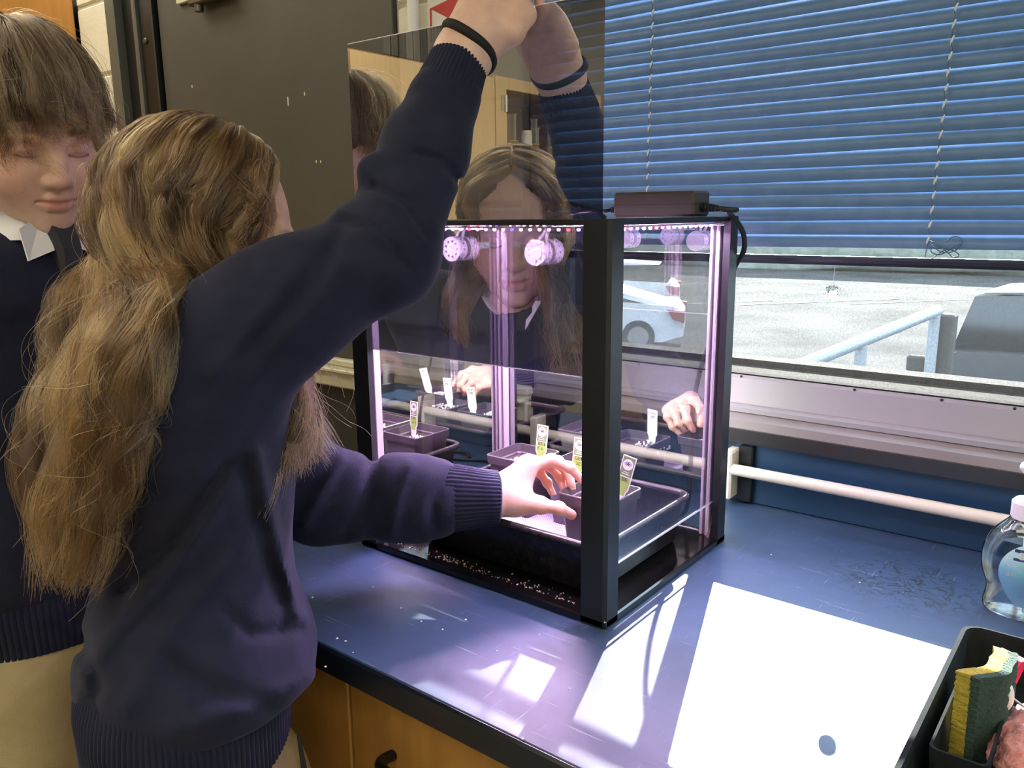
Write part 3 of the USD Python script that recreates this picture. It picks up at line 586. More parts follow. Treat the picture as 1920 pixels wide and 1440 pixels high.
panel('back_panel', 'mirrored acrylic back panel inside the planter frame facing the window', -.8625, -.4705, 1.0660, 1.0690, .012, .460, 'film_back', (0, -1))
panel('right_panel', 'clear acrylic right side panel of the planter, raised a little off its base', -.4695, -.4665, .7605, 1.0655, .064, .463, 'film_right', (1, 0))

rs = np.random.RandomState(31); cr = []
for k in range(150):
    x, y = rs.uniform(PX0+.05, PX1-.05), PY0+.013+abs(rs.normal(0, .008)); e = trimesh.creation.icosphere(0, rs.uniform(.0005, .0013)); cr.append((np.array(e.vertices)*[1.2, 1, .7]+[x, y, .0117], np.array(e.faces)))
top('soil_crumbs', join(*cr), 'crumb_tan', 'fine tan soil crumbs spilled along the black base of the planter', 'crumbs', kind='stuff')
# LED strips under the top rails
t = thing('led_strip', 'pink and blue LED strip running round the top of the planter', 'light strip', ((PX0+PX1)/2, (PY0+PY1)/2, PH-.01))
rs = np.random.RandomState(12)
def strip(a, b, n, tilt=.25, gain=1.0):
    a, b = np.array(a), np.array(b); d = (b-a)/np.linalg.norm(b-a); s = np.cross(d, [0, 0, 1.0])
    c = part(t, 'tape', place(rbox(0, np.linalg.norm(b-a), -.005, .005, -.001, .001, .0004), a, d, s, (0, 0, 1)), 'tape_white')
    for k in range(n):
        p = a+(b-a)*(k+.5)/n; m = ['led_pink', 'led_white', 'led_pink', 'led_blue', 'led_red', 'led_pink', 'led_white', 'led_red'][rs.randint(8)]
        e = trimesh.creation.icosphere(1, .0023); part(c, 'led', (np.array(e.vertices)*[1, 1, .9]+p+[0, 0, -.0025], np.array(e.faces)), m, True)
    mid = (a+b)/2+[0, 0, -.0062]; L = UsdLux.RectLight.Define(stage, numbered(t, 'lamp'))
    inw = np.array([(PX0+PX1)/2, (PY0+PY1)/2, 0])-mid; inw[2] = 0; inw -= d*(inw@d); inw /= np.linalg.norm(inw)
    n_ = np.array([0, 0, 1.0])*math.cos(tilt)-inw*math.sin(tilt)                       # the strip is glued tilted towards the middle of the box
    m = np.eye(4); m[:3, 0], m[:3, 1], m[:3, 2] = d, np.cross(n_, d), n_; m[:3, 3] = mid+[0, 0, -.001]-_loc[t]
    if np.linalg.det(m[:3, :3]) < 0: m[:3, 1] *= -1
    L.AddTransformOp().Set(Gf.Matrix4d(m.T.tolist())); L.CreateWidthAttr(float(np.linalg.norm(b-a)*.95)); L.CreateHeightAttr(.006)
    L.CreateIntensityAttr(260.0*LED_POWER*gain); L.CreateColorAttr(Gf.Vec3f(1.0, .64, 1.10))
zt = PH-.0095
strip((PX0+.036, PY0+.024, zt), (PX1-.036, PY0+.024, zt), 26)
strip((PX1-.024, PY0+.030, zt), (PX1-.024, PY1-.030, zt), 18)
strip((PX0+.036, PY1-.024, zt), (PX1-.036, PY1-.024, zt), 26, .75, 1.5)
strip((PX0+.024, PY0+.030, zt), (PX0+.024, PY1-.030, zt), 18)

# power adapter on the lid, its two leads
t = thing('power_adapter', 'brown-black power adapter brick lying on top of the planter', 'power adapter', (-.53, .975, PH))
A0, A1 = ony(1149, 380, .95)[0], ony(1300, 380, .95)[0]
part(t, 'brick', rbox(A0, A1, .95, .998, PH+.0005, PH+.032, .003), 'adapter_body')
part(t, 'seam', box(A0+.001, A1+.0004, .9495, .9985, PH+.0155, PH+.0162), 'black_rubber')
for k in range(5): part(t, 'strain_relief', cyl((A1+.001+.0042*k, .974, PH+.012-.0004*k), (A1+.0045+.0042*k, .974, PH+.0118-.0004*k), .0062-.0005*k, 14), 'black_rubber', 40)
for k in range(4): part(t, 'strain_relief', cyl((A0-.001-.004*k, .974, PH+.010), (A0-.0042-.004*k, .974, PH+.010), .0056-.0005*k, 14), 'black_rubber', 40)
pts = [(A1+.02, .974, PH+.010), (A1+.040, .985, PH+.008)]+[ony(u, v, yy) for u, v, yy in ((1368, 398, 1.03), (1388, 425, 1.06), (1396, 450, 1.075), (1393, 475, 1.085), (1382, 492, 1.092))]+[(-.475, 1.094, .35), (-.50, 1.092, .28), (-.52, 1.091, .15), (-.53, 1.094, .02), (-.56, 1.12, .0045), (-.7, 1.16, .0045)]
part(t, 'output_lead', tube(spline(pts, 80), .0036, 10), 'black_rubber', True)
pts = [(A0-.016, .974, PH+.010), (A0-.03, .93, PH+.013), (A0-.045, .885, PH+.020), (A0-.072, .90, PH+.013), (A0-.085, .97, PH+.005), (A0-.085, 1.06, PH+.004), (A0-.085, 1.092, PH-.02), (A0-.085, 1.095, .2), (A0-.085, 1.097, .02), (A0-.11, 1.13, .006), (A0-.2, 1.16, .006)]
part(t, 'mains_lead', tube(spline(pts, 80), .0026, 10), 'black_rubber', True)

# two perforated clear pucks hanging under the lid
def puck(c, label):
    t = thing('clip_fan', label, 'mini fan', c, None); c = np.array(c, float); ax = np.array([0, -1.0, 0]); r = .0165
    for k, (a, b) in enumerate(((-.019, -.004), (.004, .019))):
        part(t, 'drum', lathe([(0, a), (r*.94, a), (r, a+.0012), (r, b-.0012), (r*.94, b), (0, b)], c, 32, ax), 'puck_clear', 35)
    part(t, 'band', lathe([(r*.9, -.004), (r*.9, .004)], c, 32, ax), 'puck_grey', 40)
    rim = lambda yy, rr, w: lathe([(rr-w, yy), (rr-w, yy+.0011), (rr, yy+.0011), (rr, yy)], c, 32, ax)
    part(t, 'rim', rim(.0188, r, .0022), 'puck_white', 35); part(t, 'hub', rim(.0188, .0048, .0022), 'puck_white', 35); part(t, 'rim', rim(-.0199, r, .0022), 'puck_white', 35)
    hs = []
    for k in range(9):
        th = k*2*np.pi/9; p = c+np.array([math.cos(th)*.0105, -.0191, math.sin(th)*.0105]); hs.append(cyl(p, p+[0, -.0006, 0], .0017, 8))
    for k in range(14):
        th = k*2*np.pi/14; d = np.array([math.cos(th), 0, math.sin(th)])
        for yy in (-.0115, .0115): p = c+d*(r-.0002)+[0, -yy, 0]; hs.append(cyl(p, p+d*.0007, .0013, 8))
    part(t, 'vent_hole', join(*hs), 'puck_dark', kind='stuff')
    zt = PH-.009
    for yy in (-.012, .002):
        x0, x1, h = c[0]-.004, c[0]+.012, zt-c[2]-r
        part(t, 'strap', join(place(rbox(0, 1, 0, 1, 0, 1, .001), (c[0]-.002, c[1]+yy, c[2]+r*.93), (.0045, 0, 0), (0, .0012, 0), (.012 if yy < 0 else .004, .004, h+.002))), 'puck_white')
    return t
puck((-.752, .842, .4305), 'clear perforated fan puck hanging at the left, nearer the raised sleeve')
puck((-.611, .842, .4285), 'clear perforated fan puck hanging at the right, nearer the front corner post')

# ================================================================== tray, pots, plant labels
TX0, TX1, TY0, TY1, TZ = -.806, -.482, .776, 1.030, .080
t = thing('seed_tray', 'glossy black seedling tray with rolled rim standing in the planter', 'tray', ((TX0+TX1)/2, (TY0+TY1)/2, .0115))
def rr(x0, x1, y0, y1, r, n=6):
    P = []
    for cx, cy, a in ((x1-r, y0+r, -90), (x1-r, y1-r, 0), (x0+r, y1-r, 90), (x0+r, y0+r, 180)):
        for k in range(n+1): th = math.radians(a+90*k/n); P.append((cx+r*math.cos(th), cy+r*math.sin(th)))
    return np.array(P)
def loops(rings, close_bottom=True, close_top=False):
    n = len(rings[0]); v = np.vstack(rings); i = np.arange(n); j = (i+1) % n; f = []
    for q in range(len(rings)-1): f += [np.c_[q*n+i, q*n+j, q*n+n+j], np.c_[q*n+i, q*n+n+j, q*n+n+i]]
    if close_bottom: v = np.vstack([v, rings[0].mean(0)]); f.append(np.c_[j, i, np.full(n, len(v)-1)])
    if close_top: v = np.vstack([v, rings[-1].mean(0)]); k = (len(rings)-1)*n; f.append(np.c_[k+i, k+j, np.full(n, len(v)-1)])
    return v, np.vstack(f)
def ring(x0, x1, y0, y1, r, z): p = rr(x0, x1, y0, y1, r); return np.c_[p, np.full(len(p), z)]
T = lambda d, z, r: ring(TX0+d, TX1-d, TY0+d, TY1-d, r, z)
part(t, 'body', loops([T(.020, .0118, .010), T(.016, .016, .012), T(.008, TZ-.004, .018), T(.0095, TZ-.004, .016), T(.0175, .018, .011), T(.0205, .0145, .010)], True, True), 'tray_black', 40)
p = T(.0045, TZ, .0195); part(t, 'rim', tube(np.vstack([p, p[:2]]), .0048, 10), 'tray_rim', True)
part(t, 'mat', box(TX0+.024, TX1-.024, TY0+.022, TY1-.022, .0150, .0172), 'mat_lilac')
part(t, 'rib', join(*[hull([(x, TY0+.0085, TZ-.006), (x+.004, TY0+.0085, TZ-.006), (x, TY0+.019, .014), (x+.004, TY0+.019, .014), (x, TY0+.0075, TZ-.006), (x+.004, TY0+.0075, TZ-.006)]) for x in np.arange(TX0+.04, TX1-.04, .048)]), 'tray_black', kind='stuff')

def pot(cx, cy, label, rot=0):
    h0, h1, z0, z1 = .031, .0425, .0176, .110; t = thing('seed_pot', label, 'plant pot', (cx, cy, z0))
    R = lambda h, z, r: ring(cx-h, cx+h, cy-h, cy+h, r, z)
    part(t, 'body', loops([R(h0, z0, .006), R(h1-.0035, z1-.014, .007), R(h1-.0010, z1-.0135, .007), R(h1, z1-.001, .007), R(h1-.0008, z1, .0065), R(h1-.0026, z1, .006), R(h1-.0036, z1-.013, .006), R(h1-.006, z1-.0145, .006), R(h1-.0070, z1-.022, .006)], True), 'pot_plum', 35)
    part(t, 'soil', (lambda m: m)(loops([R(h1-.0085, z1-.030, .006), R(h1-.0068, z1-.0175, .006)], False, True)), 'soil')
    return t
rs = np.random.RandomState(21)
def perlite(cx, cy, z, n, sx, sy):
    ms = []
    for k in range(n):
        e = trimesh.creation.icosphere(0, rs.uniform(.0012, .0026)); d = rs.normal(0, 1, 2)
        ms.append((np.array(e.vertices)*rs.uniform(.7, 1.2, 3)+[cx+np.clip(d[0]*sx, -.028, .028), cy+np.clip(d[1]*sy, -.028, .028), z+rs.uniform(.0, .011)*max(0, 1-abs(d).max()*.4)], np.array(e.faces)))
    return join(*ms)
POTS = {'a': (-.746, .970), 'b': (-.646, .982), 'c': (-.556, .892)}
pa = pot(*POTS['a'], 'square plum-black pot at the back left of the tray')
pb = copy_of(pa, 'square plum-black pot at the back right of the tray, behind the fingers', (*POTS['b'], .0176))
pc = copy_of(pa, 'square plum-black pot at the front right, gripped by thumb and fingers', (*POTS['c'], .0176))
for k, (nm, dx, dy, n) in {'a': ('back left pot', -.004, -.006, 70), 'b': ('back right pot behind the fingers', .018, -.01, 110), 'c': ('front right pot in the hand', .008, .0, 230)}.items() if False else [(q, v) for q, v in (('a', ('back left pot', -.004, -.006, 70)), ('b', ('back right pot behind the fingers', .018, -.01, 110)), ('c', ('front right pot in the hand', .008, .0, 230)))]:
    x, y = POTS[k]; top('perlite', perlite(x+dx, y+dy, .0930, n, .009 if k == 'a' else .017, .009 if k == 'a' else .017), 'perlite', 'white perlite crumbs on the soil of the '+nm, 'perlite', kind='stuff')
def stake(P, lean, yaw, label, l1, l2, back=('', ''), h=.052, front_green=True):
    """Plant label: white plastic with a printed green face; P is its point in the soil, lean tips it sideways."""
    t = thing('plant_label', label, 'plant label', P); P = np.array(P, float)
    ez = np.array([math.sin(lean), .10, math.cos(lean)]); ez /= np.linalg.norm(ez)
    ex = np.array([math.cos(yaw), math.sin(yaw), 0]); ex -= ez*(ex@ez); ex /= np.linalg.norm(ex); ey = np.cross(ez, ex)
    w = .0098; out = [(-.002, -.02), (.002, -.02), (.0065, .012), (w*.72, .020), (w, .026), (w, .075), (-w, .075), (-w, .026), (-w*.72, .020), (-.0065, .012)]
    s = h/.055
    out = [(a, b*s) for a, b in out]
    part(t, 'blade', prism(out, -.0006, .0006, P, ex, ez, -ey), 'label_white' if front_green else 'label_white')
    E = lambda pts, d0, d1, m, nm: part(t, nm, prism(pts, d0, d1, P, ex, ez, -ey), m)
    E([(a*.86, b*s) for a, b in ((-w, .045), (w, .045), (w, .0737), (-w, .0737))], .0006, .0008, 'label_olive', 'print_panel')
    E([(a*.86, b*s) for a, b in ((-w*.65, .016), (w*.65, .016), (w*.72, .022), (w, .028), (w, .0435), (-w, .0435), (-w, .028), (-w*.72, .022))], .0006, .0008, 'label_lime', 'print_panel')
    th = np.linspace(0, 2*np.pi, 25)[:-1]
    E(np.c_[.0075*np.cos(th), .0625*s+.0078*np.sin(th)], .0008, .0009, 'label_white', 'emblem_disc')
    lp = []
    for k in range(4):
        a = math.radians(35+37*k); c = np.array([math.cos(a)*.0034, .0610*s+math.sin(a)*.0036]); q = np.linspace(0, 2*np.pi, 15)
        u = np.c_[c[0]+.0022*np.cos(q)*math.cos(a)-.0014*np.sin(q)*math.sin(a), c[1]+.0022*np.cos(q)*math.sin(a)+.0014*np.sin(q)*math.cos(a)]
        lp.append(tube(np.array([P+x*ex+z*ez-ey*.001 for x, z in u]), .00026, 5))
    part(t, 'emblem', join(*lp), 'ink')
    E([(-.004, .0508*s), (.004, .0508*s), (.004, .0518*s), (-.004, .0518*s)], .0008, .0009, 'label_white', 'caption_line')
    E([(-.0055, .0478*s), (.0055, .0478*s), (.0055, .0490*s), (-.0055, .0490*s)], .0008, .0009, 'label_white', 'caption_line')
    def write(txt, hgt, z, sgn, m='ink'):
        if not txt: return
        tm = meshkit.text_mesh(txt, hgt, .0002, False); v, f = va(tm); v = v-[v[:, 0].mean(), 0, 0]
        part(t, 'lettering', place((v, f), P+ez*z*s-ey*(.0008*sgn), ex*sgn, ez, -ey*sgn), m)
    write(l1, .0052, .0375, 1); write(l2, .0046, .0290, 1)
    write(back[0], .0038, .066, -1); write(back[1], .0046, .058, -1)
    return t
stake((-.724, .984, .090), .03, .10, 'green and white plant label reading BE1 in the back left pot', 'BE1', 'E 4', ('NORTH', 'TOB'), h=.047)
stake((-.6335, .9515, .090), .04, .12, 'green and white plant label reading GBE behind the index finger', 'GBE', '1E', ('NORTH', 'TB'), h=.048)
stake((-.5385, .9085, .088), .22, .15, 'green and white plant label reading BE seen through the right panel', '-BE', '', ('DIPS', 'KS'), h=.052)

# ================================================================== soap bottle
SB = np.array([-.0835, 1.075, 0]); t = thing('soap_bottle', 'clear pump bottle of liquid soap with blue label at the right edge', 'bottle', SB)
prof_b = [(.031, .0015), (.0355, .004), (.037, .010), (.0362, .020), (.0350, .029), (.0375, .040), (.0415, .052), (.0435, .066), (.0425, .080), (.037, .096), (.027, .111), (.0185, .121), (.0165, .127)]
pb_ = spline(np.array(prof_b), 44)
def squash(m, k=.62): v, f = va(m); return SB+(v-SB)*[1, k, 1], f
part(t, 'bottle', squash(lathe([(0, .001)]+[tuple(q) for q in pb_], SB, 48)), 'soap_clear', True)
part(t, 'liquid', squash(lathe([(0, .0035)]+[(q[0]-.003, max(q[1], .0035)) for q in pb_ if q[1] < .098]+[(0, .098)], SB, 48)), 'soap_liquid', 40)
part(t, 'collar', lathe([(.0175, .122), (.0185, .124), (.0185, .141), (.015, .145), (.0, .145)], SB, 32), 'white_plastic', 40)
part(t, 'pump_head', join(cyl(SB+[0, 0, .145], SB+[0, 0, .18], .006, 14), rbox(SB[0]-.014, SB[0]+.045, SB[1]-.011, SB[1]+.011, .176, .190, .005)), 'white_plastic', 40)
part(t, 'dip_tube', tube([SB+[.0, 0, .13], SB+[.002, 0, .06], SB+[.008, 0, .006]], .003, 8), 'label_white', True)
def on_bottle(th, z, d=.0006):
    r = np.interp(z, pb_[:, 1], pb_[:, 0])+d; return SB+np.array([r*math.cos(th), r*.62*math.sin(th), z])
TH0 = math.radians(-78)
n = 21; rows = []
for q in range(n):
    zz = .058+.038*math.sin(math.pi*(q/(n-1)-.5)); w = .72*math.cos(math.asin(np.clip((zz-.058)/.0385, -1, 1))); rows.append([on_bottle(TH0+w*s, zz) for s in np.linspace(-1, 1, 17)])
V = np.array(rows).reshape(-1, 3); F = [(i*17+j, i*17+j+1, i*17+18+j, i*17+17+j) for i in range(n-1) for j in range(16)]
part(t, 'label', (V, np.array(F)), 'label_sea', True)
def wrap_text(txt, h, th, z, m, bold=True, d=.0009):
    tm = meshkit.text_mesh(txt, h, .0001, bold); v, f = va(tm); v = trimesh.remesh.subdivide_to_size(v, f, .004); v, f = v[0], v[1]
    return part(t, 'lettering', (np.array([on_bottle(th+a/.042, z+b, d) for a, b, _ in v]), f), m)
part(t, 'badge', (np.array([[on_bottle(TH0-.22+w, .083+zz, .0009) for w in np.linspace(-.16, .6, 9)] for zz in (-.006, .0075)]).reshape(-1, 3), np.array([(j, j+1, 10+j, 9+j) for j in range(8)])), 'badge_navy')
wrap_text('S', .008, TH0-.28, .0795, 'label_white', True, .0013); wrap_text('BRI', .0042, TH0-.52, .056, 'label_white'); wrap_text('SO', .0046, TH0-.50, .066, 'label_white', False)

# ================================================================== caddy with sponge at the lower right
KX0, KX1, KY0, KY1, KZ = -.1145, .05, .60, .905, .052
t = thing('sink_caddy', 'dark grey open caddy with rolled rim in the lower right corner', 'caddy', ((KX0+KX1)/2, (KY0+KY1)/2, .0005))
K = lambda d, z, r: ring(KX0+d, KX1-d, KY0+d, KY1-d, r, z)
part(t, 'bin', loops([K(.006, .0006, .014), K(.002, KZ-.003, .018), K(.0, KZ, .018), K(.0045, KZ+.001, .016), K(.0065, KZ-.003, .014), K(.010, .004, .010)], True, True), 'caddy_grey', 40)
def cup(x0, x1, y0, y1, h, m='caddy_grey'):
    C = lambda d, z: ring(x0+d, x1-d, y0+d, y1-d, .006, z); return loops([C(.003, .005), C(0, h), C(.0022, h), C(.005, .008)], True, True)
part(t, 'divider_cup', cup(-.0985, -.056, .655, .80, KZ+.004), 'caddy_grey', 40)
# sponge: curved, standing on edge
t = thing('sponge', 'yellow sponge with green scouring layer standing in the caddy', 'sponge', (-.075, .74, .01))
O = np.array([-.0700, .742, .008]); ez = np.array([-.02, .05, 1.0]); ez /= np.linalg.norm(ez); ex = np.array([.22, .97, 0]); ex -= ez*(ex@ez); ex /= np.linalg.norm(ex); ey = np.cross(ez, ex)
def slab(d0, d1, seed, amp):
    nx, nz = 46, 60; X, Zz = np.meshgrid(np.linspace(-.036, .036, nx), np.linspace(0, .088, nz)); sides = []
    for d in (d0, d1):
        bend = -.010*np.sin((X+.036)/.072*np.pi)+.0015*np.sin(X*160)
        q = O+X[..., None]*ex+Zz[..., None]*ez+(d+bend)[..., None]*ey
        q = q+(meshkit.noise(q*420, seed)[..., None]-.5)*amp; sides.append(q.reshape(-1, 3))
    g = lambda i, j, s: s*nx*nz+i*nx+j; F = []
    for i in range(nz-1):
        for j in range(nx-1): F += [(g(i, j, 0), g(i, j+1, 0), g(i+1, j+1, 0), g(i+1, j, 0)), (g(i, j, 1), g(i+1, j, 1), g(i+1, j+1, 1), g(i, j+1, 1))]
    for i in range(nz-1):
        for j in (0, nx-1): F.append((g(i, j, 0), g(i+1, j, 0), g(i+1, j, 1), g(i, j, 1)))
    for j in range(nx-1):
        for i in (0, nz-1): F.append((g(i, j, 0), g(i, j+1, 0), g(i, j+1, 1), g(i, j, 1)))
    return np.vstack(sides), np.array(F)
part(t, 'foam', slab(.0005, .0125, 3, .0018), 'sponge_yellow', 50); part(t, 'scouring_layer', slab(-.0065, .0005, 4, .0022), 'sponge_green', 50)
t = thing('scrub_bag', 'pink crumpled plastic piece behind the sponge in the caddy', 'scrap', (-.05, .80, .03))
P = [onz(u, v, zz) for u, v, zz in ((1866, 1218, .085), (1915, 1242, .085), (1893, 1288, .066), (1880, 1290, .06))]
part(t, 'sheet', hull([p+np.array(o) for p in P for o in ((0, 0, 0), (.004, .012, -.002))]), 'pink_plastic')
t = thing('pink_scourer', 'pink matted scouring pad at the bottom right corner', 'scouring pad', (-.03, .70, .01))
e = trimesh.creation.icosphere(4, 1.0); v = np.array(e.vertices); v = v*[.028, .060, .020]+onz(1925, 1400, .034); v = v+(meshkit.fbm(v*160, 4, 9)[:, None]-.5)*.010*np.array(e.vertices)
part(t, 'pad', (v, np.array(e.faces)), 'pink_pad', True)
t = thing('clear_tube', 'pale yellow plastic scraper leaning under the sponge', 'scraper', (-.08, .69, .01))
part(t, 'blade', hull([onz(u, v, zz)+np.array(o) for u, v, zz in ((1812, 1335, .05), (1775, 1428, .016), (1800, 1440, .016), (1830, 1400, .03)) for o in ((0, 0, 0), (.004, .004, -.004))]), 'tube_cream')
t = thing('white_clip', 'white plastic knob with a wire beside the sponge', 'knob', onz(1890, 1305, .07))
e = trimesh.creation.icosphere(2, 1.0); part(t, 'knob', (np.array(e.vertices)*[.005, .008, .012]+onz(1889, 1307, .07), np.array(e.faces)), 'white_plastic', True)
part(t, 'wire', tube([onz(1895, 1306, .07), onz(1910, 1318, .066), onz(1935, 1335, .06)], .0011, 6), 'steel', True)
# ================================================================== people: distance-field bodies
class Field:
    """A signed distance grid: primitives are blended in, then skinned by surface nets."""
    def __init__(s, lo, hi, h):
        s.lo, s.h = np.asarray(lo, float), h; s.n = np.ceil((np.asarray(hi)-s.lo)/h).astype(int)+1
        s.F = np.full(s.n, .2, np.float32)
    def block(s, lo, hi):
        a = np.clip(np.floor((np.asarray(lo)-s.lo)/s.h).astype(int), 0, s.n); b = np.clip(np.ceil((np.asarray(hi)-s.lo)/s.h).astype(int)+1, 0, s.n)
        g = [s.lo[k]+s.h*np.arange(a[k], b[k]) for k in range(3)]
        return tuple(slice(a[k], b[k]) for k in range(3)), (g[0][:, None, None], g[1][None, :, None], g[2][None, None, :])
    def put(s, fn, lo, hi, k=.01, mode='add'):
        pad = k+3*s.h; sl, P = s.block(np.asarray(lo)-pad, np.asarray(hi)+pad)
        if 0 in s.F[sl].shape: return
        d = fn(*P).astype(np.float32); A = s.F[sl]
        if mode == 'add': h = np.maximum(k-np.abs(A-d), 0)/k; s.F[sl] = np.minimum(A, d)-h*h*k*.25
        elif mode == 'cut': h = np.maximum(k-np.abs(A+d), 0)/k; s.F[sl] = np.maximum(A, -d)+h*h*k*.25
        elif mode == 'and': h = np.maximum(k-np.abs(A-d), 0)/k; s.F[sl] = np.maximum(A, d)+h*h*k*.25
    def cone(s, a, b, r1, r2=None, k=.01, mode='add'):
        a, b = np.asarray(a, float), np.asarray(b, float); r2 = r1 if r2 is None else r2; ab = b-a; L = max(ab@ab, 1e-12)
        def f(X, Y, Z):
            x, y, z = X-a[0], Y-a[1], Z-a[2]; t = np.clip((x*ab[0]+y*ab[1]+z*ab[2])/L, 0, 1)
            return np.sqrt((x-t*ab[0])**2+(y-t*ab[1])**2+(z-t*ab[2])**2)-(r1+(r2-r1)*t)
        R = max(r1, r2); s.put(f, np.minimum(a, b)-R, np.maximum(a, b)+R, k, mode); return s
    def chain(s, pts, rs, k=.01, mode='add'):
        for i in range(len(pts)-1): s.cone(pts[i], pts[i+1], rs[i], rs[i+1], k, mode)
        return s
    def ell(s, c, r, R=None, k=.01, mode='add'):
        c, r = np.asarray(c, float), np.asarray(r, float); R = np.eye(3) if R is None else np.asarray(R)
        def f(X, Y, Z):
            x, y, z = X-c[0], Y-c[1], Z-c[2]; q = [(R[i, 0]*x+R[i, 1]*y+R[i, 2]*z)/r[i] for i in range(3)]
            k0 = np.sqrt(q[0]**2+q[1]**2+q[2]**2); k1 = np.sqrt((q[0]/r[0])**2+(q[1]/r[1])**2+(q[2]/r[2])**2)+1e-9
            return k0*(k0-1)/k1
        m = r.max(); s.put(f, c-m, c+m, k, mode); return s
    def bump(s, fn, band=.03):
        """fn(points) is subtracted from the distance near the surface."""
        i = np.argwhere(np.abs(s.F) < band); P = s.lo+s.h*i; s.F[tuple(i.T)] -= fn(P).astype(np.float32); return s
    def skin(s):
        F, n = s.F, s.n; S = F < 0
        c = np.zeros(n-1, np.uint8)
        for a in np.ndindex(2, 2, 2): c += S[a[0]:n[0]-1+a[0], a[1]:n[1]-1+a[1], a[2]:n[2]-1+a[2]]
        I = np.argwhere((c > 0) & (c < 8)); idx = np.full(n-1, -1, np.int64); idx[tuple(I.T)] = np.arange(len(I))
        acc = np.zeros((len(I), 3)); cnt = np.zeros(len(I)); cor = [np.array(a) for a in np.ndindex(2, 2, 2)]
        val = {tuple(a): F[tuple((I+a).T)].astype(float) for a in cor}
        for a in cor:
            for ax in range(3):
                if a[ax]: continue
                b = a.copy(); b[ax] = 1; va_, vb = val[tuple(a)], val[tuple(b)]; m = (va_ < 0) != (vb < 0)
                t = va_[m]/(va_[m]-vb[m]); p = np.repeat(a[None].astype(float), m.sum(), 0); p[:, ax] = t; acc[m] += p; cnt[m] += 1
        V = s.lo+s.h*(I+acc/cnt[:, None]); Q = []
        for ax in range(3):
            u, v = [(1, 2), (2, 0), (0, 1)][ax]; sa = [slice(None)]*3; sb = [slice(None)]*3; sa[ax], sb[ax] = slice(0, -1), slice(1, None)
            E = np.argwhere(S[tuple(sa)] != S[tuple(sb)]); E = E[(E[:, u] > 0) & (E[:, v] > 0) & (E[:, u] < n[u]-1) & (E[:, v] < n[v]-1)]
            inside = S[tuple(E.T)]; du, dv = np.eye(3, dtype=int)[u], np.eye(3, dtype=int)[v]
            q = np.stack([idx[tuple((E-du-dv).T)], idx[tuple((E-dv).T)], idx[tuple(E.T)], idx[tuple((E-du).T)]], 1)
            q[~inside] = q[~inside][:, ::-1]; Q.append(q)
        Q = np.vstack(Q); return V, Q[(Q >= 0).all(1)]

def near_line(P, a, b, w):
    ab = b-a; t = np.clip(((P-a)@ab)/(ab@ab), 0, 1); return np.exp(-(np.linalg.norm(P-a-t[:, None]*ab, axis=1)/w)**2)
def px_folds(P, folds, far):
    """Folds drawn over the body as polylines (u, v), width and height; they lie on the side nearer than 'far'."""
    q = pix(P); out = np.zeros(len(P)); near = q[:, 2] < far
    for line, w, amp in folds:
        L = np.asarray(line, float); best = np.full(len(P), 1e9)
        for a, b in zip(L[:-1], L[1:]):
            ab = b-a; t = np.clip(((q[:, :2]-a)@ab)/(ab@ab), 0, 1); best = np.minimum(best, np.linalg.norm(q[:, :2]-a-t[:, None]*ab, axis=1))
        out += np.where(near, amp*np.exp(-(best/w)**2), 0)
    return out

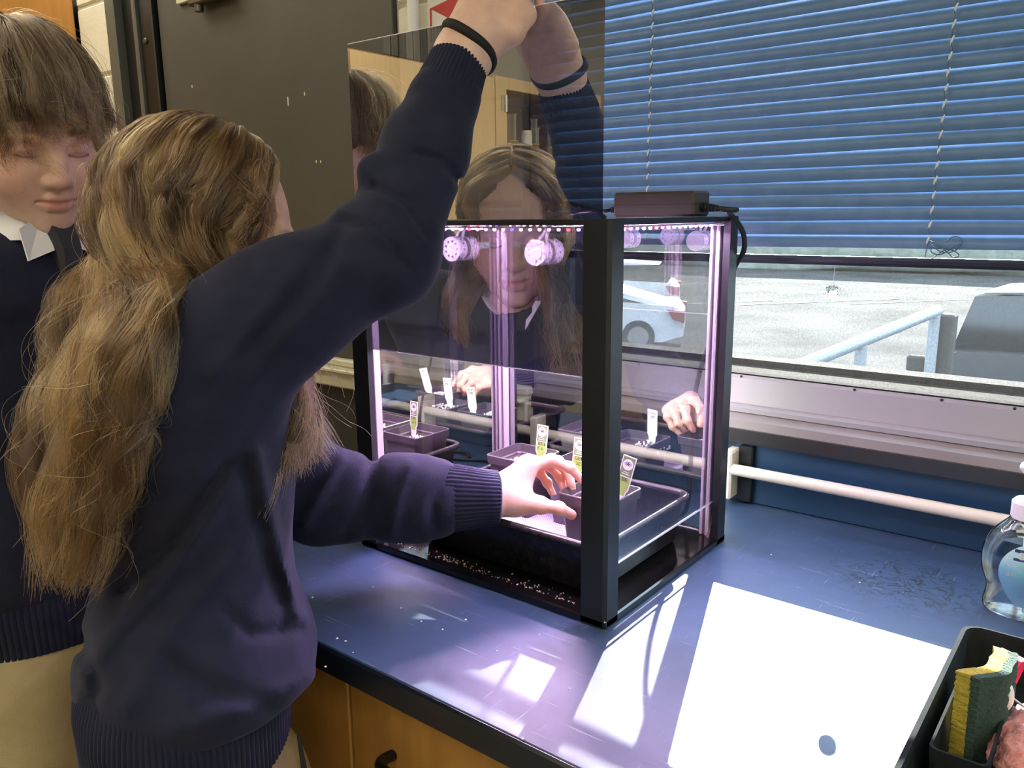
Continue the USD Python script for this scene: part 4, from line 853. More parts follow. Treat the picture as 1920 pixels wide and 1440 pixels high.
# ---------------------------------------------------------------- a head with a face, in its own frame: x its right, y forward, z up
def head_mesh(s=1.0, jaw=1.0, round_=0.0, h=.0016, neck_to=None, mouth_open=0.0, lid=.45):
    f = Field((-.10, -.13, -.22), (.10, .14, .14), h)
    f.ell((0, -.014, .034), (.073, .092, .084), k=.02).ell((0, .026, -.006), (.066, .068, .072), k=.03)
    f.ell((0, .040, -.045), (.054+.004*round_, .050, .062), k=.03).ell((0, .048, -.080), (.040+.006*round_, .040, .034*jaw), k=.03)
    f.ell((0, .078, -.100), (.018, .014, .014), k=.022)
    for x in (-1, 1):
        f.ell((x*.040, .062, -.038), (.022+.004*round_, .024, .024), k=.03)                       # cheek
        f.cone((x*.010, .089, .014), (x*.040, .080, .017), .0085, .007, k=.016)                   # brow ridge
        f.ell((x*.031, .099, -.004), (.016, .013, .011), k=.014, mode='cut')                      # eye socket
        f.ell((x*.0305, .0765, -.005), (.0140, .0128, .0118), k=.006)                             # eyeball under the lids
        f.cone((x*.019, .0885, -.0115), (x*.043, .0825, -.0105), .0022, .0018, k=.005)            # lower lid
        f.cone((x*.018, .0885, -.003), (x*.0305, .0915, .0022), .0022, .0028, k=.005).cone((x*.0305, .0915, .0022), (x*.044, .083, -.003), .0028, .002, k=.005)
        f.ell((x*.0115, .098, -.0385), (.0062, .0080, .0066), k=.007)                             # wing of the nose
        f.ell((x*.0055, .1045, -.0455), (.0027, .0036, .0022), k=.003, mode='cut')                # nostril
        R = np.array([[1, 0, 0], [0, .95, .31], [0, -.31, .95]])
        f.ell((x*.0745, -.010, -.004), (.0085, .0175, .030), R, k=.010).ell((x*.0815, -.006, .001), (.005, .010, .018), R, k=.006, mode='cut')
    f.chain([(0, .088, .010), (0, .0965, -.012), (0, .1075, -.032)], [.0068, .0072, .0088], k=.012).ell((0, .1085, -.0345), (.0092, .0088, .0080), k=.008)
    f.cone((0, .0975, -.044), (0, .0925, -.054), .0038, .0042, k=.008)                            # philtrum
    zo = .0025*mouth_open
    for x in (-1, 1):
        f.chain([(0, .0955, -.0605), (x*.009, .0950, -.0600), (x*.0235, .0835, -.0645)], [.0050, .0052, .0022], k=.005)
        f.chain([(0, .0945, -.0715-zo*2), (x*.010, .0930, -.0710-zo*2), (x*.0225, .0835, -.0655)], [.0058, .0056, .0022], k=.005)
        f.chain([(0, .1030, -.0655-zo), (x*.011, .1010, -.0652-zo), (x*.0245, .0880, -.0652)], [.0016+zo, .0016+zo*.8, .0012], k=.004, mode='cut')
    f.cone((0, .086, -.0825), (0, .084, -.084), .010, .010, k=.012, mode='cut') if False else None
    n1 = np.array(neck_to if neck_to is not None else (0, -.06, -.19)); f.cone((0, -.016, -.070), n1, .0485, .052, k=.03)
    V, Q = f.skin(); x, y, z = V.T; ax = np.abs(x)
    base = np.array([.66, .43, .335]); C = np.repeat(base[None], len(V), 0)
    g = lambda cx, cy, cz, r: np.exp(-(((ax-cx)**2+(y-cy)**2+(z-cz)**2)/r**2))
    def tint(w, c): C[:] = C*(1-w[:, None])+w[:, None]*np.array(c)
    tint(.55*g(.043, .07, -.035, .026), (.68, .30, .235)); tint(.45*g(0, .115, -.036, .014), (.68, .32, .25)); tint(.5*g(.085, 0, 0, .03), (.66, .32, .25))
    tint(.35*g(0, .085, -.100, .018), (.66, .36, .28))
    lip = np.exp(-((np.maximum(ax-.004, 0)/.017)**4))*np.exp(-(((z+.0658+zo*.8)/(.0092*(1-.5*np.clip(ax/.026, 0, 1))))**4))*(y > .075)
    tint(np.clip(lip, 0, 1)*.8, (.55, .20, .185))
    bz = .0195+.004*np.sin((ax-.010)/.042*np.pi)-.05*np.maximum(ax-.040, 0)
    brow = np.exp(-(((z-bz)/.0034)**4))*(ax > .010)*(ax < .052)*(y > .05)*np.clip((ax-.010)/.006, 0, 1)*np.clip((.053-ax)/.010, 0, 1)
    tint(brow*.75, (.16, .095, .055))
    lz = -.0065-.0035*(1-((ax-.031)/.0145)**2)*lid*2; lash = np.exp(-(((z-lz)/.0017)**4))*(np.abs(ax-.031) < .0145)*(y > .07)
    tint(lash*.92, (.05, .032, .025)); tint(.35*g(.031, .09, -.006, .013), (.52, .30, .24))
    return V*s, Q, C
def orient(V, O, fwd, roll=0.0):
    fwd = np.asarray(fwd, float)/np.linalg.norm(fwd); r = np.cross(fwd, [0, 0, 1.0]); r /= np.linalg.norm(r); u = np.cross(r, fwd)
    c, s = math.cos(roll), math.sin(roll); r, u = c*r+s*u, -s*r+c*u; return np.asarray(O)+V[:, :1]*r+V[:, 1:2]*fwd+V[:, 2:]*u, np.array([r, fwd, u])
SKIN = np.array([.66, .43, .335])

def hand_field(wrist, palm, fingers, fr=.0078, h=.0016, palm_r=.0125, wrist_r=(.024, .017), extra=()):
    """fingers: lists of joints from knuckle to tip (the first list is the thumb, from its root at the palm's side)."""
    P = np.vstack([np.vstack(fingers), palm, wrist]+list(extra)); lo, hi = P.min(0)-.035, P.max(0)+.035
    f = Field(lo, hi, h); W = np.asarray(wrist, float); k4 = [np.asarray(q[0], float) for q in fingers[1:]]
    f.cone(W+(W-np.mean(k4, 0))*.35, W, wrist_r[0], wrist_r[0]*.92, k=.01)
    for i, K in enumerate(k4): f.cone(W+(K-W)*.12, K, palm_r*1.25, palm_r*(.82 if i < 3 else .72), k=.016)
    f.cone(W+(np.asarray(fingers[0][0])-W)*.1, fingers[0][1], .0165, .0125, k=.018)
    f.cone(fingers[0][0], k4[0], .0125, .0105, k=.016)
    for i, q in enumerate(fingers):
        r = fr*(1.22 if i == 0 else [1, 1.02, .98, .86][i-1]); n = len(q)
        for a in range(n-1):
            f.cone(q[a], q[a+1], r*(1.10-.13*a), r*(1.10-.13*(a+1)), k=.0045)
        for a in range(1, n-1): f.ell(q[a], [r*(1.13-.12*a)]*3, k=.004)
    return f
def nail(tip, prev, up, r=.0055):
    d = np.asarray(tip, float)-prev; d /= np.linalg.norm(d); u = np.asarray(up, float)-d*(np.asarray(up)@d); u /= np.linalg.norm(u); s = np.cross(d, u)
    a = np.linspace(-1, 1, 7); V = [np.asarray(tip)+d*(t*.0055)+s*(x*r*.85)+u*(r*.95*math.sqrt(max(0, 1-(x*.75)**2))-.0002+(-.001 if t > .8 else 0)) for t in (-1.0, -.4, .3, .95) for x in a]
    F = [(i*7+j, i*7+j+1, i*7+8+j, i*7+7+j) for i in range(3) for j in range(6)]; return np.array(V), np.array(F)

def strands_from_guides(guides, n, spread, rs, clump=.65, frizz=.0012, wave=(.004, .09), k=22, cut=(.75, 1.0)):
    """guides: (m, k, 3) centre lines of locks. n strands per lock, spread over a disc that closes towards the tip."""
    out = []
    for g in guides:
        g = spline(g, k); T = np.gradient(g, axis=0); T /= np.linalg.norm(T, axis=1, keepdims=True)
        a = np.cross(T, [.3, .2, .93]); a /= np.linalg.norm(a, axis=1, keepdims=True)+1e-9; b = np.cross(T, a)
        s = np.r_[0, np.cumsum(np.linalg.norm(np.diff(g, axis=0), axis=1))]; t = np.linspace(0, 1, k)
        ph = rs.uniform(0, 6.28); w = np.sin(s/wave[1]*6.28+ph)*wave[0]*np.clip(s/.12-.5, 0, 1.6); w2 = np.cos(s/wave[1]*6.28*.8+ph*2)*wave[0]*.7*np.clip(s/.12-.5, 0, 1.6)
        for q in range(n):
            r, th = spread*math.sqrt(rs.uniform())*(1-clump*t*(1-.3*rs.uniform()))*(.35+.65*np.minimum(1, t*5)), rs.uniform(0, 6.28); p2 = rs.normal(0, .35)
            fz = np.cumsum(rs.normal(0, frizz*.5, (k, 3)), 0)*np.clip(t*2.2, 0, 1)[:, None]
            p = g+a*(r*math.cos(th)+w+p2*.002*np.sin(s*55+th)*np.minimum(1, t*4))[:, None]+b*(r*math.sin(th)+w2)[:, None]+fz
            c = rs.uniform(*cut)
            if c < 1: ti = np.linspace(0, c, k); p = np.stack([np.interp(ti, t, p[:, i]) for i in range(3)], 1)
            out.append(p)
    return np.array(out)
# ------------------------------------------------------------------ the girl at the planter
def mpt(u, v, t): P = CAM+ray(u, v)*t; return np.array([P[0], 1.5-P[1], P[2]])
UP = np.array([0, 0, 1.0])
HC = np.array([-.802, .487, .462]); HF = np.array([.562, .773, -.292]); bf, br = np.array([.559, .829, 0]), np.array([.829, -.559, 0])
NB = np.array([-.826, .453, .352]); RB = np.array([br, bf, UP])
girl = thing('person', 'person with long wavy brown hair in a navy sweater, one arm raised, other hand potting', 'person', (-.77, .42, ZF))
S_R, E_R, W_R = at(335, 695, .745), at(722, 478, .778), np.array([-.590, .668, .636])
S_L, E_L, W_L = NB-br*.155+[0, 0, -.03], at(600, 932, 1.03), at(918, 934, 1.06)
CHEST, BELLY, HIP = at(372, 880, .875), at(366, 1240, .875), at(362, 1400, .875)
# --- skin: head, neck, chest, forearms and hands as one mesh
Vh, Qh, Chd = head_mesh(.96, h=.0016, mouth_open=.5, lid=.5, neck_to=(0, -.030, -.150))
Vh, RH = orient(Vh, HC, HF, .02)
ft = Field(NB-[.22, .22, .25], NB+[.22, .22, .12], .005)
ft.cone(HC-UP*.05-.03*bf, NB-UP*.03, .047, .055, k=.02).ell(NB+bf*.025-UP*.10, (.12, .075, .11), RB, k=.04)
Vt_, Qt = ft.skin()
# left hand over the pot
w, tip = W_L+(at(985, 915, 1.085)-W_L)*.25, onz(1091, 900, .1215)
idx = [at(990, 872, 1.080), at(1034, 862, 1.088), at(1068, 876, 1.090), tip]
thb = [at(968, 948, 1.068), at(1012, 947, 1.058), at(1048, 953, 1.050), ony(1074, 964, .8430)+[0, -.003, 0]]
mid = [at(996, 868, 1.098), at(1046, 866, 1.112), at(1066, 888, 1.118), at(1072, 912, 1.112)]
rng = [at(990, 872, 1.114), at(1030, 872, 1.128), at(1050, 894, 1.130), at(1056, 915, 1.122)]
pky = [at(980, 880, 1.126), at(1010, 884, 1.136), at(1026, 905, 1.134), at(1035, 924, 1.126)]
fl = hand_field(at(930, 932, 1.066), idx[0], [thb, idx, mid, rng, pky], fr=.0078, palm_r=.0125, wrist_r=(.0225, .02), extra=[W_L-(at(985, 920, 1.08)-W_L)*1.0])
fl.cone(W_L-(at(985, 920, 1.08)-W_L)*1.0, at(940, 928, 1.07), .023, .0225, k=.01)
Vl, Ql = fl.skin()
# right hand on the top edge of the panel
Wd = np.array([.08, .40, 1.0]); Wd /= np.linalg.norm(Wd); w = np.array([-.584, .683, .652])
K = lambda u, v, d: at(u, v, d)
kn = [at(962, 8, .858), at(938, -14, .866), at(914, -18, .874), at(892, -12, .880)]
fg = []
for i, k in enumerate(kn):
    x = k[0]; fg.append([k, np.array([x+.004, .742, .722-.003*i]), np.array([x+.006, .764, .716-.003*i]), np.array([x+.006, .766, .700-.003*i])])
thb_r = [at(962, 60, .840), at(984, 28, .852), np.array([-.566, .736, .684]), np.array([-.563, .742, .700])]
fr_ = hand_field(w, kn[0], [thb_r]+fg, fr=.0078, palm_r=.0135, wrist_r=(.0235, .02), extra=[W_R-(w-W_R)*1.6, E_R*.4+W_R*.6])
fr_.cone(E_R*.35+W_R*.65, W_R, .027, .0235, k=.01).cone(W_R, w, .0235, .0240, k=.01).cone(W_R, at(905, 40, .86), .0235, .029, k=.02)
Vr, Qr = fr_.skin()
body = join((Vh, Qh), (Vt_, Qt), (Vl, Ql), (Vr, Qr)); rest = len(Vt_)+len(Vl)+len(Vr)
colr = np.vstack([Chd, np.repeat(SKIN[None], rest, 0)])
allv = body[0]
for q in [thb, idx, mid, rng, pky, thb_r]+fg:              # fingertips and knuckles are a little redder
    for p, rr_, wgt in ((q[-1], .011, .45), (q[0], .013, .25)):
        g_ = wgt*np.exp(-(np.linalg.norm(allv[len(Vh):]-p, axis=1)/rr_)**2)[:, None]; colr[len(Vh):] = colr[len(Vh):]*(1-g_)+g_*np.array([.66, .30, .24])
part(girl, 'body', body, 'skin', True, color=colr)
nl = [nail(q[-1], q[-2], u, .0052) for q, u in ((thb, (.5, -.7, .6)), (idx, (.2, -.3, 1)), (mid, (.6, 0, .6)), (rng, (.6, 0, .6)), (pky, (.6, 0, .6)))]
for n_ in nl: part(girl, 'fingernail', n_, 'nail', True)
# --- sweater
fs = Field(np.min([S_L, E_L, W_L, BELLY, HIP, S_R], 0)-.17, np.max([S_R, E_R, W_R, NB, W_L], 0)+.09, .0042)
fs.ell(CHEST, (.142, .100, .185), RB, k=.05).ell(BELLY, (.160, .112, .150), RB, k=.06).ell(NB+bf*.02-UP*.085, (.165, .088, .095), RB, k=.05)
fs.ell(BELLY+UP*.012+bf*.012, (.160, .114, .075), RB, k=.03)
fs.cone(NB-UP*.02, S_R, .052, .056, k=.04).cone(NB-UP*.02, S_L, .060, .058, k=.04)
fs.chain([S_R, S_R*.45+E_R*.55+[0, 0, .004], E_R], [.060, .052, .050], k=.035)
fs.chain([E_R, E_R*.5+W_R*.5, W_R-(W_R-E_R)*.20], [.048, .041, .034], k=.02)
fs.chain([S_L, S_L*.5+E_L*.5, E_L, E_L*.45+W_L*.55, W_L-(W_L-E_L)*.30], [.062, .056, .054, .050, .044], k=.03)
fs.cone(CHEST+UP*.06+br*.08, S_R*.62+E_R*.38, .080, .044, k=.05)                    # armpit
for (u, v, d, L_, r) in ((735, 335, .785, .022, .022), (790, 258, .805, .018, .020), (676, 432, .775, .008, .024), (822, 185, .822, .015, .018)):       # gathers of the raised sleeve
    c = at(u, v, d); a_ = (W_R-E_R)/np.linalg.norm(W_R-E_R); e1 = np.cross(a_, CM[2]); e1 /= np.linalg.norm(e1)
    fs.cone(c-e1*L_+CM[2]*.012, c+e1*L_*.8-CM[2]*.010, r, r*.7, k=.016)
for t, r in ((.18, .0555), (.42, .0545), (.60, .0515), (.70, .048)):                   # ruffles of the lower sleeve
    c = E_L+(W_L-E_L)*t; fs.ell(c, (r, r, r*.6), np.array(frame_of(W_L-E_L)), k=.010)
# neckline
fs.cone(NB+UP*.10+bf*.05, NB-UP*.005+bf*.012, .075, .058, k=.012, mode='cut')
VP = mpt(955, 642, 1.255)
for tt in np.linspace(0, 1, 9): fs.ell(NB+bf*.055*(1-tt)+(VP-NB)*tt*1.0+UP*.006*(1-tt), [.006+.046*(1-tt)]*3, k=.008, mode='cut')
folds = [([(430, 905), (330, 1060), (215, 1185), (165, 1260)], 20, .010), ([(470, 1010), (330, 1160), (235, 1330)], 22, .007), ([(480, 850), (505, 960), (545, 1110), (556, 1150)], 14, .009),
         ([(420, 880), (330, 1010), (230, 1110)], 16, -.010), ([(455, 880), (480, 1000), (530, 1120)], 16, -.0055), ([(560, 1180), (470, 1190), (420, 1140)], 14, -.006), ([(580, 1270), (480, 1320), (330, 1370)], 22, .008), ([(300, 1230), (400, 1300), (500, 1320)], 20, -.007),
         ([(560, 500), (480, 600), (400, 700)], 14, .004), ([(640, 440), (560, 560), (480, 640)], 16, -.004), ([(640, 500), (560, 600), (470, 720)], 15, .003), ([(150, 1200), (185, 1290), (160, 1340)], 15, -.008),
         ([(700, 350), (760, 380), (800, 440)], 9, -.007), ([(640, 415), (705, 430), (760, 500)], 10, -.006), ([(775, 285), (830, 300), (860, 340)], 8, -.006)]
fs.bump(lambda P: px_folds(P, folds, .93) + .004*(meshkit.fbm(P*[9, 9, 7], 3, 3)-.5) + .0012*(meshkit.fbm(P*38, 2, 5)-.5))
arm = [([(640, 860), (600, 930), (570, 985)], 11, .006), ([(700, 862), (690, 930), (650, 1000)], 13, -.007), ([(770, 872), (745, 940), (735, 995)], 11, .006), ([(845, 890), (810, 940), (815, 985)], 11, -.006)]
fs.bump(lambda P: np.where(pix(P)[:, 2] > .96, px_folds(P, arm, 1.08), 0))
fs.put(lambda X, Y, Z: (.004)-Z+0*X+0*Y, HIP-[.3, .3, .2], HIP+[.3, .3, .13], .012, 'and')    # the hem is cut level
Vs, Qs = fs.skin(); part(girl, 'sweater', (Vs, Qs), 'knit_navy', True)
# ribbed cuffs, hem and collar
def rib_tube(path, radii, nr, amp, m, name, ell_=None, n=None):
    path = np.asarray(path, float); n = n or nr*6; k = len(path); T = np.gradient(path, axis=0); x, y, _ = frame_of(T[0]); th = np.linspace(0, 2*np.pi, n, endpoint=False); rings = []
    if ell_ is not None: x, y = np.asarray(ell_[0], float), np.asarray(ell_[1], float)
    for i in range(k):
        if ell_ is None:
            d = T[i]/np.linalg.norm(T[i]); x = x-d*(x@d); x /= np.linalg.norm(x); y = np.cross(d, x)
        R = radii[i]; R = (R, R) if np.ndim(R) == 0 else R; a_ = amp*np.abs(np.cos(th*nr/2))
        rings.append(path[i]+((R[0]+a_)*np.cos(th))[:, None]*x+((R[1]+a_)*np.sin(th))[:, None]*y)
    return part(girl if name[0] != '!' else boy, name.strip('!'), loops(rings, True, True), m, 60)
d_ = (W_R-E_R); rib_tube([E_R+d_*t for t in (.74, .80, .86, .92, .955, .965)], [.032, .0335, .032, .0305, .030, .026], 46, .0011, 'knit_rib', 'cuff')
d_ = W_L-E_L; rib_tube([E_L+d_*t for t in (.68, .75, .84, .95, 1.045, 1.06)], [.041, .0435, .041, .037, .035, .029], 44, .0014, 'knit_rib', 'cuff')
hz = np.array([HIP[0], HIP[1], 0.0])
rib_tube([hz+UP*t for t in (.040, .02, .0, -.03, -.06, -.064)], [(.140, .094), (.148, .101), (.150, .104), (.149, .103), (.147, .102), (.135, .09)], 120, .0018, 'knit_rib', 'hem', (br, bf))
# bracelet
bd = (w-W_R)/np.linalg.norm(w-W_R); bx, by, _ = frame_of(bd); th = np.linspace(0, 2*np.pi, 41); c_ = np.array([-.5865, .674, .6445])
part(girl, 'bracelet', tube(np.array([c_+bx*.0300*math.cos(a)+by*.0300*math.sin(a)+bd*.003*math.sin(2*a) for a in th]), .0052, 10), 'hair_tie', True)
# white shirt collar inside the neckline
tt = np.linspace(-2.45, 2.45, 34); nx_, nf_ = br, bf
ring_lo = np.array([NB+UP*(-.012-.012*math.cos(a))+br*.063*math.sin(a)+bf*(.066*math.cos(a)-.002)*(-1) for a in tt]); ring_hi = np.array([NB+UP*(.030-.010*math.cos(a)*0)+br*.056*math.sin(a)-bf*(.060*math.cos(a)-.006) for a in tt])
ring_out = np.array([NB+UP*(-.004)+br*.071*math.sin(a)-bf*(.074*math.cos(a)-.004) for a in tt])
Vc = np.vstack([ring_lo, ring_hi, ring_out]); k_ = len(tt)
Fc = [(i, i+1, k_+i+1, k_+i) for i in range(k_-1)]+[(k_+i, k_+i+1, 2*k_+i+1, 2*k_+i) for i in range(k_-1)]
part(girl, 'shirt_collar', (Vc, np.array(Fc)), 'shirt_white', True)
def flap(pts, name='collar_wing', m='shirt_white', own=None):
    P = [np.asarray(p, float) for p in pts]; n_ = np.cross(P[1]-P[0], P[2]-P[0]); n_ /= np.linalg.norm(n_)
    return part(own or girl, name, join(*[hull([p+n_*o for p in (P[0], P[i], P[i+1]) for o in (-.0009, .0009)]) for i in range(1, len(P)-1)]), m)
flap([mpt(893, 556, 1.262), mpt(940, 648, 1.236), mpt(951, 634, 1.238), mpt(925, 590, 1.258), mpt(905, 560, 1.272)])
flap([mpt(1006, 566, 1.215), mpt(962, 645, 1.232), mpt(953, 632, 1.240), mpt(975, 605, 1.240), mpt(995, 566, 1.228)])
# khaki trousers and shoes
fp = Field(HIP-[.22, .22, .80], HIP+[.22, .22, .02], .007)
fp.ell(HIP-UP*.09+bf*.012, (.148, .112, .12), RB, k=.04)
for s_ in (-1, 1):
    h_ = HIP-UP*.15+br*.075*s_; fp.chain([h_, HIP-UP*.46+br*.078*s_+bf*.02, np.array([HIP[0], HIP[1], ZF+.05])+br*.080*s_], [.084, .062, .055], k=.03)
part(girl, 'trousers', fp.skin(), 'khaki', True)
part(girl, 'zip_pocket', hull([at(u, v, d) for u, v, d in ((556, 1376, .846), (562, 1376, .846), (576, 1440, .842), (564, 1440, .842), (556, 1376, .852), (576, 1440, .85))]), 'black_plastic')
for s_ in (-1, 1):
    p = np.array([HIP[0], HIP[1], ZF])+br*.080*s_; f_ = Field(p-[.16, .16, .01], p+[.16, .16, .1], .005)
    f_.chain([p+UP*.045-bf*.03, p+UP*.042+bf*.06, p+UP*.03+bf*.12], [.045, .04, .034], k=.02).put(lambda X, Y, Z: (ZF+.002)-Z+0*X+0*Y, p-[.16, .16, .01], p+[.16, .16, .1], .004, 'and')
    part(girl, 'shoe', f_.skin(), 'black_plastic', True)
# --- hair: a combed under-volume and many locks over it
rs = np.random.RandomState(5)
HCEN, HRAD = np.array([0, -.010, .026]), np.array([.0790, .0930, .0880])
def toW(L): return HC+np.asarray(L)@RH
def slerp(a, b, t): om = math.acos(np.clip(a@b, -1, 1)); return (math.sin((1-t)*om)*a+math.sin(t*om)*b)/max(math.sin(om), 1e-6)
def on_head(phi, side, n=9, lift=1.0, t0=0.0):
    """Points from the parting to the equator of the head at azimuth phi (degrees from the face)."""
    q = np.interp(phi, [36, 60, 112, 180], [50, 62, 92, 128]); e = math.radians(q); a = np.array([.03*side, math.cos(e), math.sin(e)]); a /= np.linalg.norm(a); p = math.radians(phi)
    b = np.array([math.sin(p)*side, math.cos(p), -.30]); b /= np.linalg.norm(b)
    if phi < 76:                                          # the front hair first sweeps out round the forehead, then falls forward
        w_ = (76-phi)/38*rs.uniform(.35, 1.0); m = np.array([math.sin(1.32)*side, math.cos(1.32), .46]); m /= np.linalg.norm(m); c = slerp(a, b, .55); m = m*w_+c*(1-w_); m /= np.linalg.norm(m)
        q = spline(np.array([a, slerp(a, m, .55), m, slerp(m, b, .5), b]), 41); q /= np.linalg.norm(q, axis=1, keepdims=True)
        return [toW(HCEN+HRAD*lift*q[int(round(t*40))]) for t in np.linspace(t0, 1, n)]
    return [toW(HCEN+HRAD*lift*slerp(a, b, t)) for t in np.linspace(t0, 1, n)]
BACK = [(228, 520, .775, 84, .06), (203, 630, .745, 108, .06), (166, 760, .700, 112, .05), (134, 950, .705, 88, .04), (118, 1105, .715, 46, .02)]
FRONT_R = [at(505, 540, .835), at(508, 640, .825), at(520, 740, .830), at(545, 830, .840), at(562, 880, .845)]
FRONT_L = [mpt(868, 545, 1.285), mpt(846, 610, 1.31), mpt(832, 680, 1.32), mpt(822, 720, 1.33), mpt(818, 770, 1.33)]
def sweater_depth(u, v):
    d = np.arange(.55, .80, .004); P = CAM+ray(u, v)*d[:, None]; i = np.round((P-fs.lo)/fs.h).astype(int); ok = ((i >= 0) & (i < fs.n)).all(1); val = np.full(len(d), 1.0); val[ok] = fs.F[tuple(i[ok].T)]
    hit = np.nonzero(val < 0)[0]; return d[hit[0]] if len(hit) else 9.0
def lock(phi, side, lift, t0=0.0, jit=.004, short=1.0):
    P = on_head(phi, side, 7, lift, t0)
    if phi < 112:
        W_ = FRONT_R if side > 0 else FRONT_L; wgt = (phi-75)/37.0; out = br*side
        off = out*.018*wgt - bf*.020*wgt
        P.append(P[-1]-UP*.040+out*.003+bf*.004); P.append((P[-1]-UP*.03)*.6+(W_[0]+off)*.4+out*.004); P += [W_[i]+off*(1+.25*i) for i in range(len(W_))]
    else:
        wgt = np.interp(phi, [112, 180], [1.0, .05])*side
        for (u, v, d, wd, dd) in BACK:
            uu, vv = u+wd*wgt+rs.normal(0, 6), v+rs.normal(0, 10); P.append(at(uu, vv, min(d+dd*(1-wgt)*.6, sweater_depth(uu, vv)-.006-.008*rs.uniform())))
    P = [np.asarray(p)+rs.normal(0, jit*min(1, i/6.0), 3) for i, p in enumerate(P)]
    if short < 1: P = list(spline(np.array(P), 30)[:max(6, int(30*short))])
    return spline(np.array(P), 20)
G = []
for side in (1, -1):
    for phi in np.linspace(38, 178, 70 if side > 0 else 66):
        for lay in range(2 if side > 0 else 1): G.append(lock(phi+rs.normal(0, 2), side, rs.uniform(.975, 1.02), rs.choice([0, 0, .12, .25])))
G = np.array(G)
def push_out(G, f, gap):
    """Moves guide points that sink into a body out to its surface."""
    for _ in range(3):
        P = G.reshape(-1, 3); i = np.round((P-f.lo)/f.h).astype(int); ok = ((i > 0) & (i < f.n-1)).all(1); j = i[ok]; F0 = f.F[tuple(j.T)]
        g = np.stack([f.F[tuple((j+e).T)]-f.F[tuple((j-e).T)] for e in np.eye(3, dtype=int)], 1); g = g/(np.linalg.norm(g, axis=1, keepdims=True)+1e-6)
        P[ok] += g*np.clip(gap-F0, 0, .02)[:, None]; G = P.reshape(G.shape)
    keep = np.clip((np.arange(G.shape[1])-5)/4.0, 0, 1)[None, :, None]          # the part combed on the head keeps its shape
    for _ in range(3): S_ = np.array([np.vstack([q[:1], (q[:-2]+2*q[1:-1]+q[2:])/4, q[-1:]]) for q in G]); G = G*(1-keep)+S_*keep
    return G
G = push_out(G, fs, .009)
# under-volume
fh = Field(G.reshape(-1, 3).min(0)-.03, G.reshape(-1, 3).max(0)+.03, .005)
fh.ell(toW(HCEN), HRAD*.955, RH, k=.01)
for g in G[:140:2]: fh.chain(g[9:18:2], [.0035]*len(g[9:18:2]), k=.010)
fh.ell(toW(np.array([0, .094, -.035])), (.060, .080, .088), RH, k=.012, mode='cut')
part(girl, 'hair_mass', fh.skin(), 'hair_under', True)
tone = rs.uniform(size=len(G)); wd = np.linspace(1, .45, 26)*.00062
for nm, m, sel, lb in (('hair_dark', 'hair_dark', tone < .30, 'dark strands'), ('hair', 'hair_brown', (tone >= .36) & (tone < .74), None), ('hair_highlight', 'hair_gold', tone >= .74, 'golden highlight strands')):
    curves(girl, nm, strands_from_guides(G[sel], 100, .0125, rs, clump=.62, frizz=.0011, wave=(.0052, .150), k=26, cut=(.62, 1.0)), wd, m, lb, 'stuff')
fly = strands_from_guides(G[rs.permutation(len(G))[:60]], 3, .018, rs, clump=-.6, frizz=.005, wave=(.012, .14), k=26, cut=(.6, 1.0))
curves(girl, 'stray_hair', fly, .00030, 'hair_gold', kind='stuff')
# ------------------------------------------------------------------ the boy behind her
boy = thing('person', 'person with short tousled brown hair, navy sweater and khaki trousers at the left edge', 'person', (-1.13, .40, ZF))
HB = at(45, 247, 1.07); FB = np.array([1.0, -.024, -.33]); FB /= np.linalg.norm(FB); fb = np.array([.97, .22, 0]); fb /= np.linalg.norm(fb); rb_ = np.array([fb[1], -fb[0], 0]); RBB = np.array([rb_, fb, UP])
Vb, Qb, Cb = head_mesh(1.0, h=.0016, round_=1.0, lid=.3, neck_to=(0, -.045, -.150)); Vb, RHB = orient(Vb, HB, FB, -.05)
NBB = HB-UP*.135-fb*.035
ft = Field(NBB-[.2, .2, .2], NBB+[.2, .2, .1], .006); ft.cone(HB-UP*.06-fb*.03, NBB-UP*.03, .05, .06, k=.02).ell(NBB-UP*.1, (.13, .07, .1), RBB, k=.04)
part(boy, 'body', join((Vb, Qb), ft.skin()), 'skin', True, color=np.vstack([Cb, np.repeat(SKIN[None], len(ft.skin()[0]), 0)]))
CB, HB2 = NBB-UP*.22, NBB-UP*.50
fs = Field(HB2-[.32, .32, .04], NBB+[.32, .32, .09], .006)
fs.ell(CB, (.19, .125, .22), RBB, k=.06).ell(HB2+UP*.09, (.185, .135, .18), RBB, k=.06).ell(NBB-UP*.08, (.18, .10, .09), RBB, k=.05)
for s_ in (-1, 1):
    S_ = NBB+rb_*.185*s_-UP*.06; E_ = S_-UP*.26+rb_*.01*s_-fb*.10; W_ = E_-fb*.06-UP*.14-rb_*.13*s_; fs.chain([NBB-UP*.03, S_, E_, W_], [.06, .068, .055, .042], k=.035)
fs.cone(NBB+UP*.10+fb*.03, NBB-UP*.004+fb*.01, .078, .062, k=.012, mode='cut')
fs.bump(lambda P: .010*(meshkit.fbm(P*[7, 7, 4], 3, 8)-.5)+.0012*(meshkit.fbm(P*38, 2, 5)-.5))
fs.put(lambda X, Y, Z: (HB2[2]+.0)-Z+0*X+0*Y, HB2-[.3, .3, .05], NBB+[.3, .3, .1], .01, 'and')
part(boy, 'sweater', fs.skin(), 'knit_navy', True)
rib_tube([HB2+UP*t for t in (.05, .03, .0, -.03, -.05, -.054)], [(.16, .115), (.168, .124), (.17, .127), (.168, .126), (.166, .124), (.15, .11)], 120, .0018, 'knit_rib', '!hem', (rb_, fb))
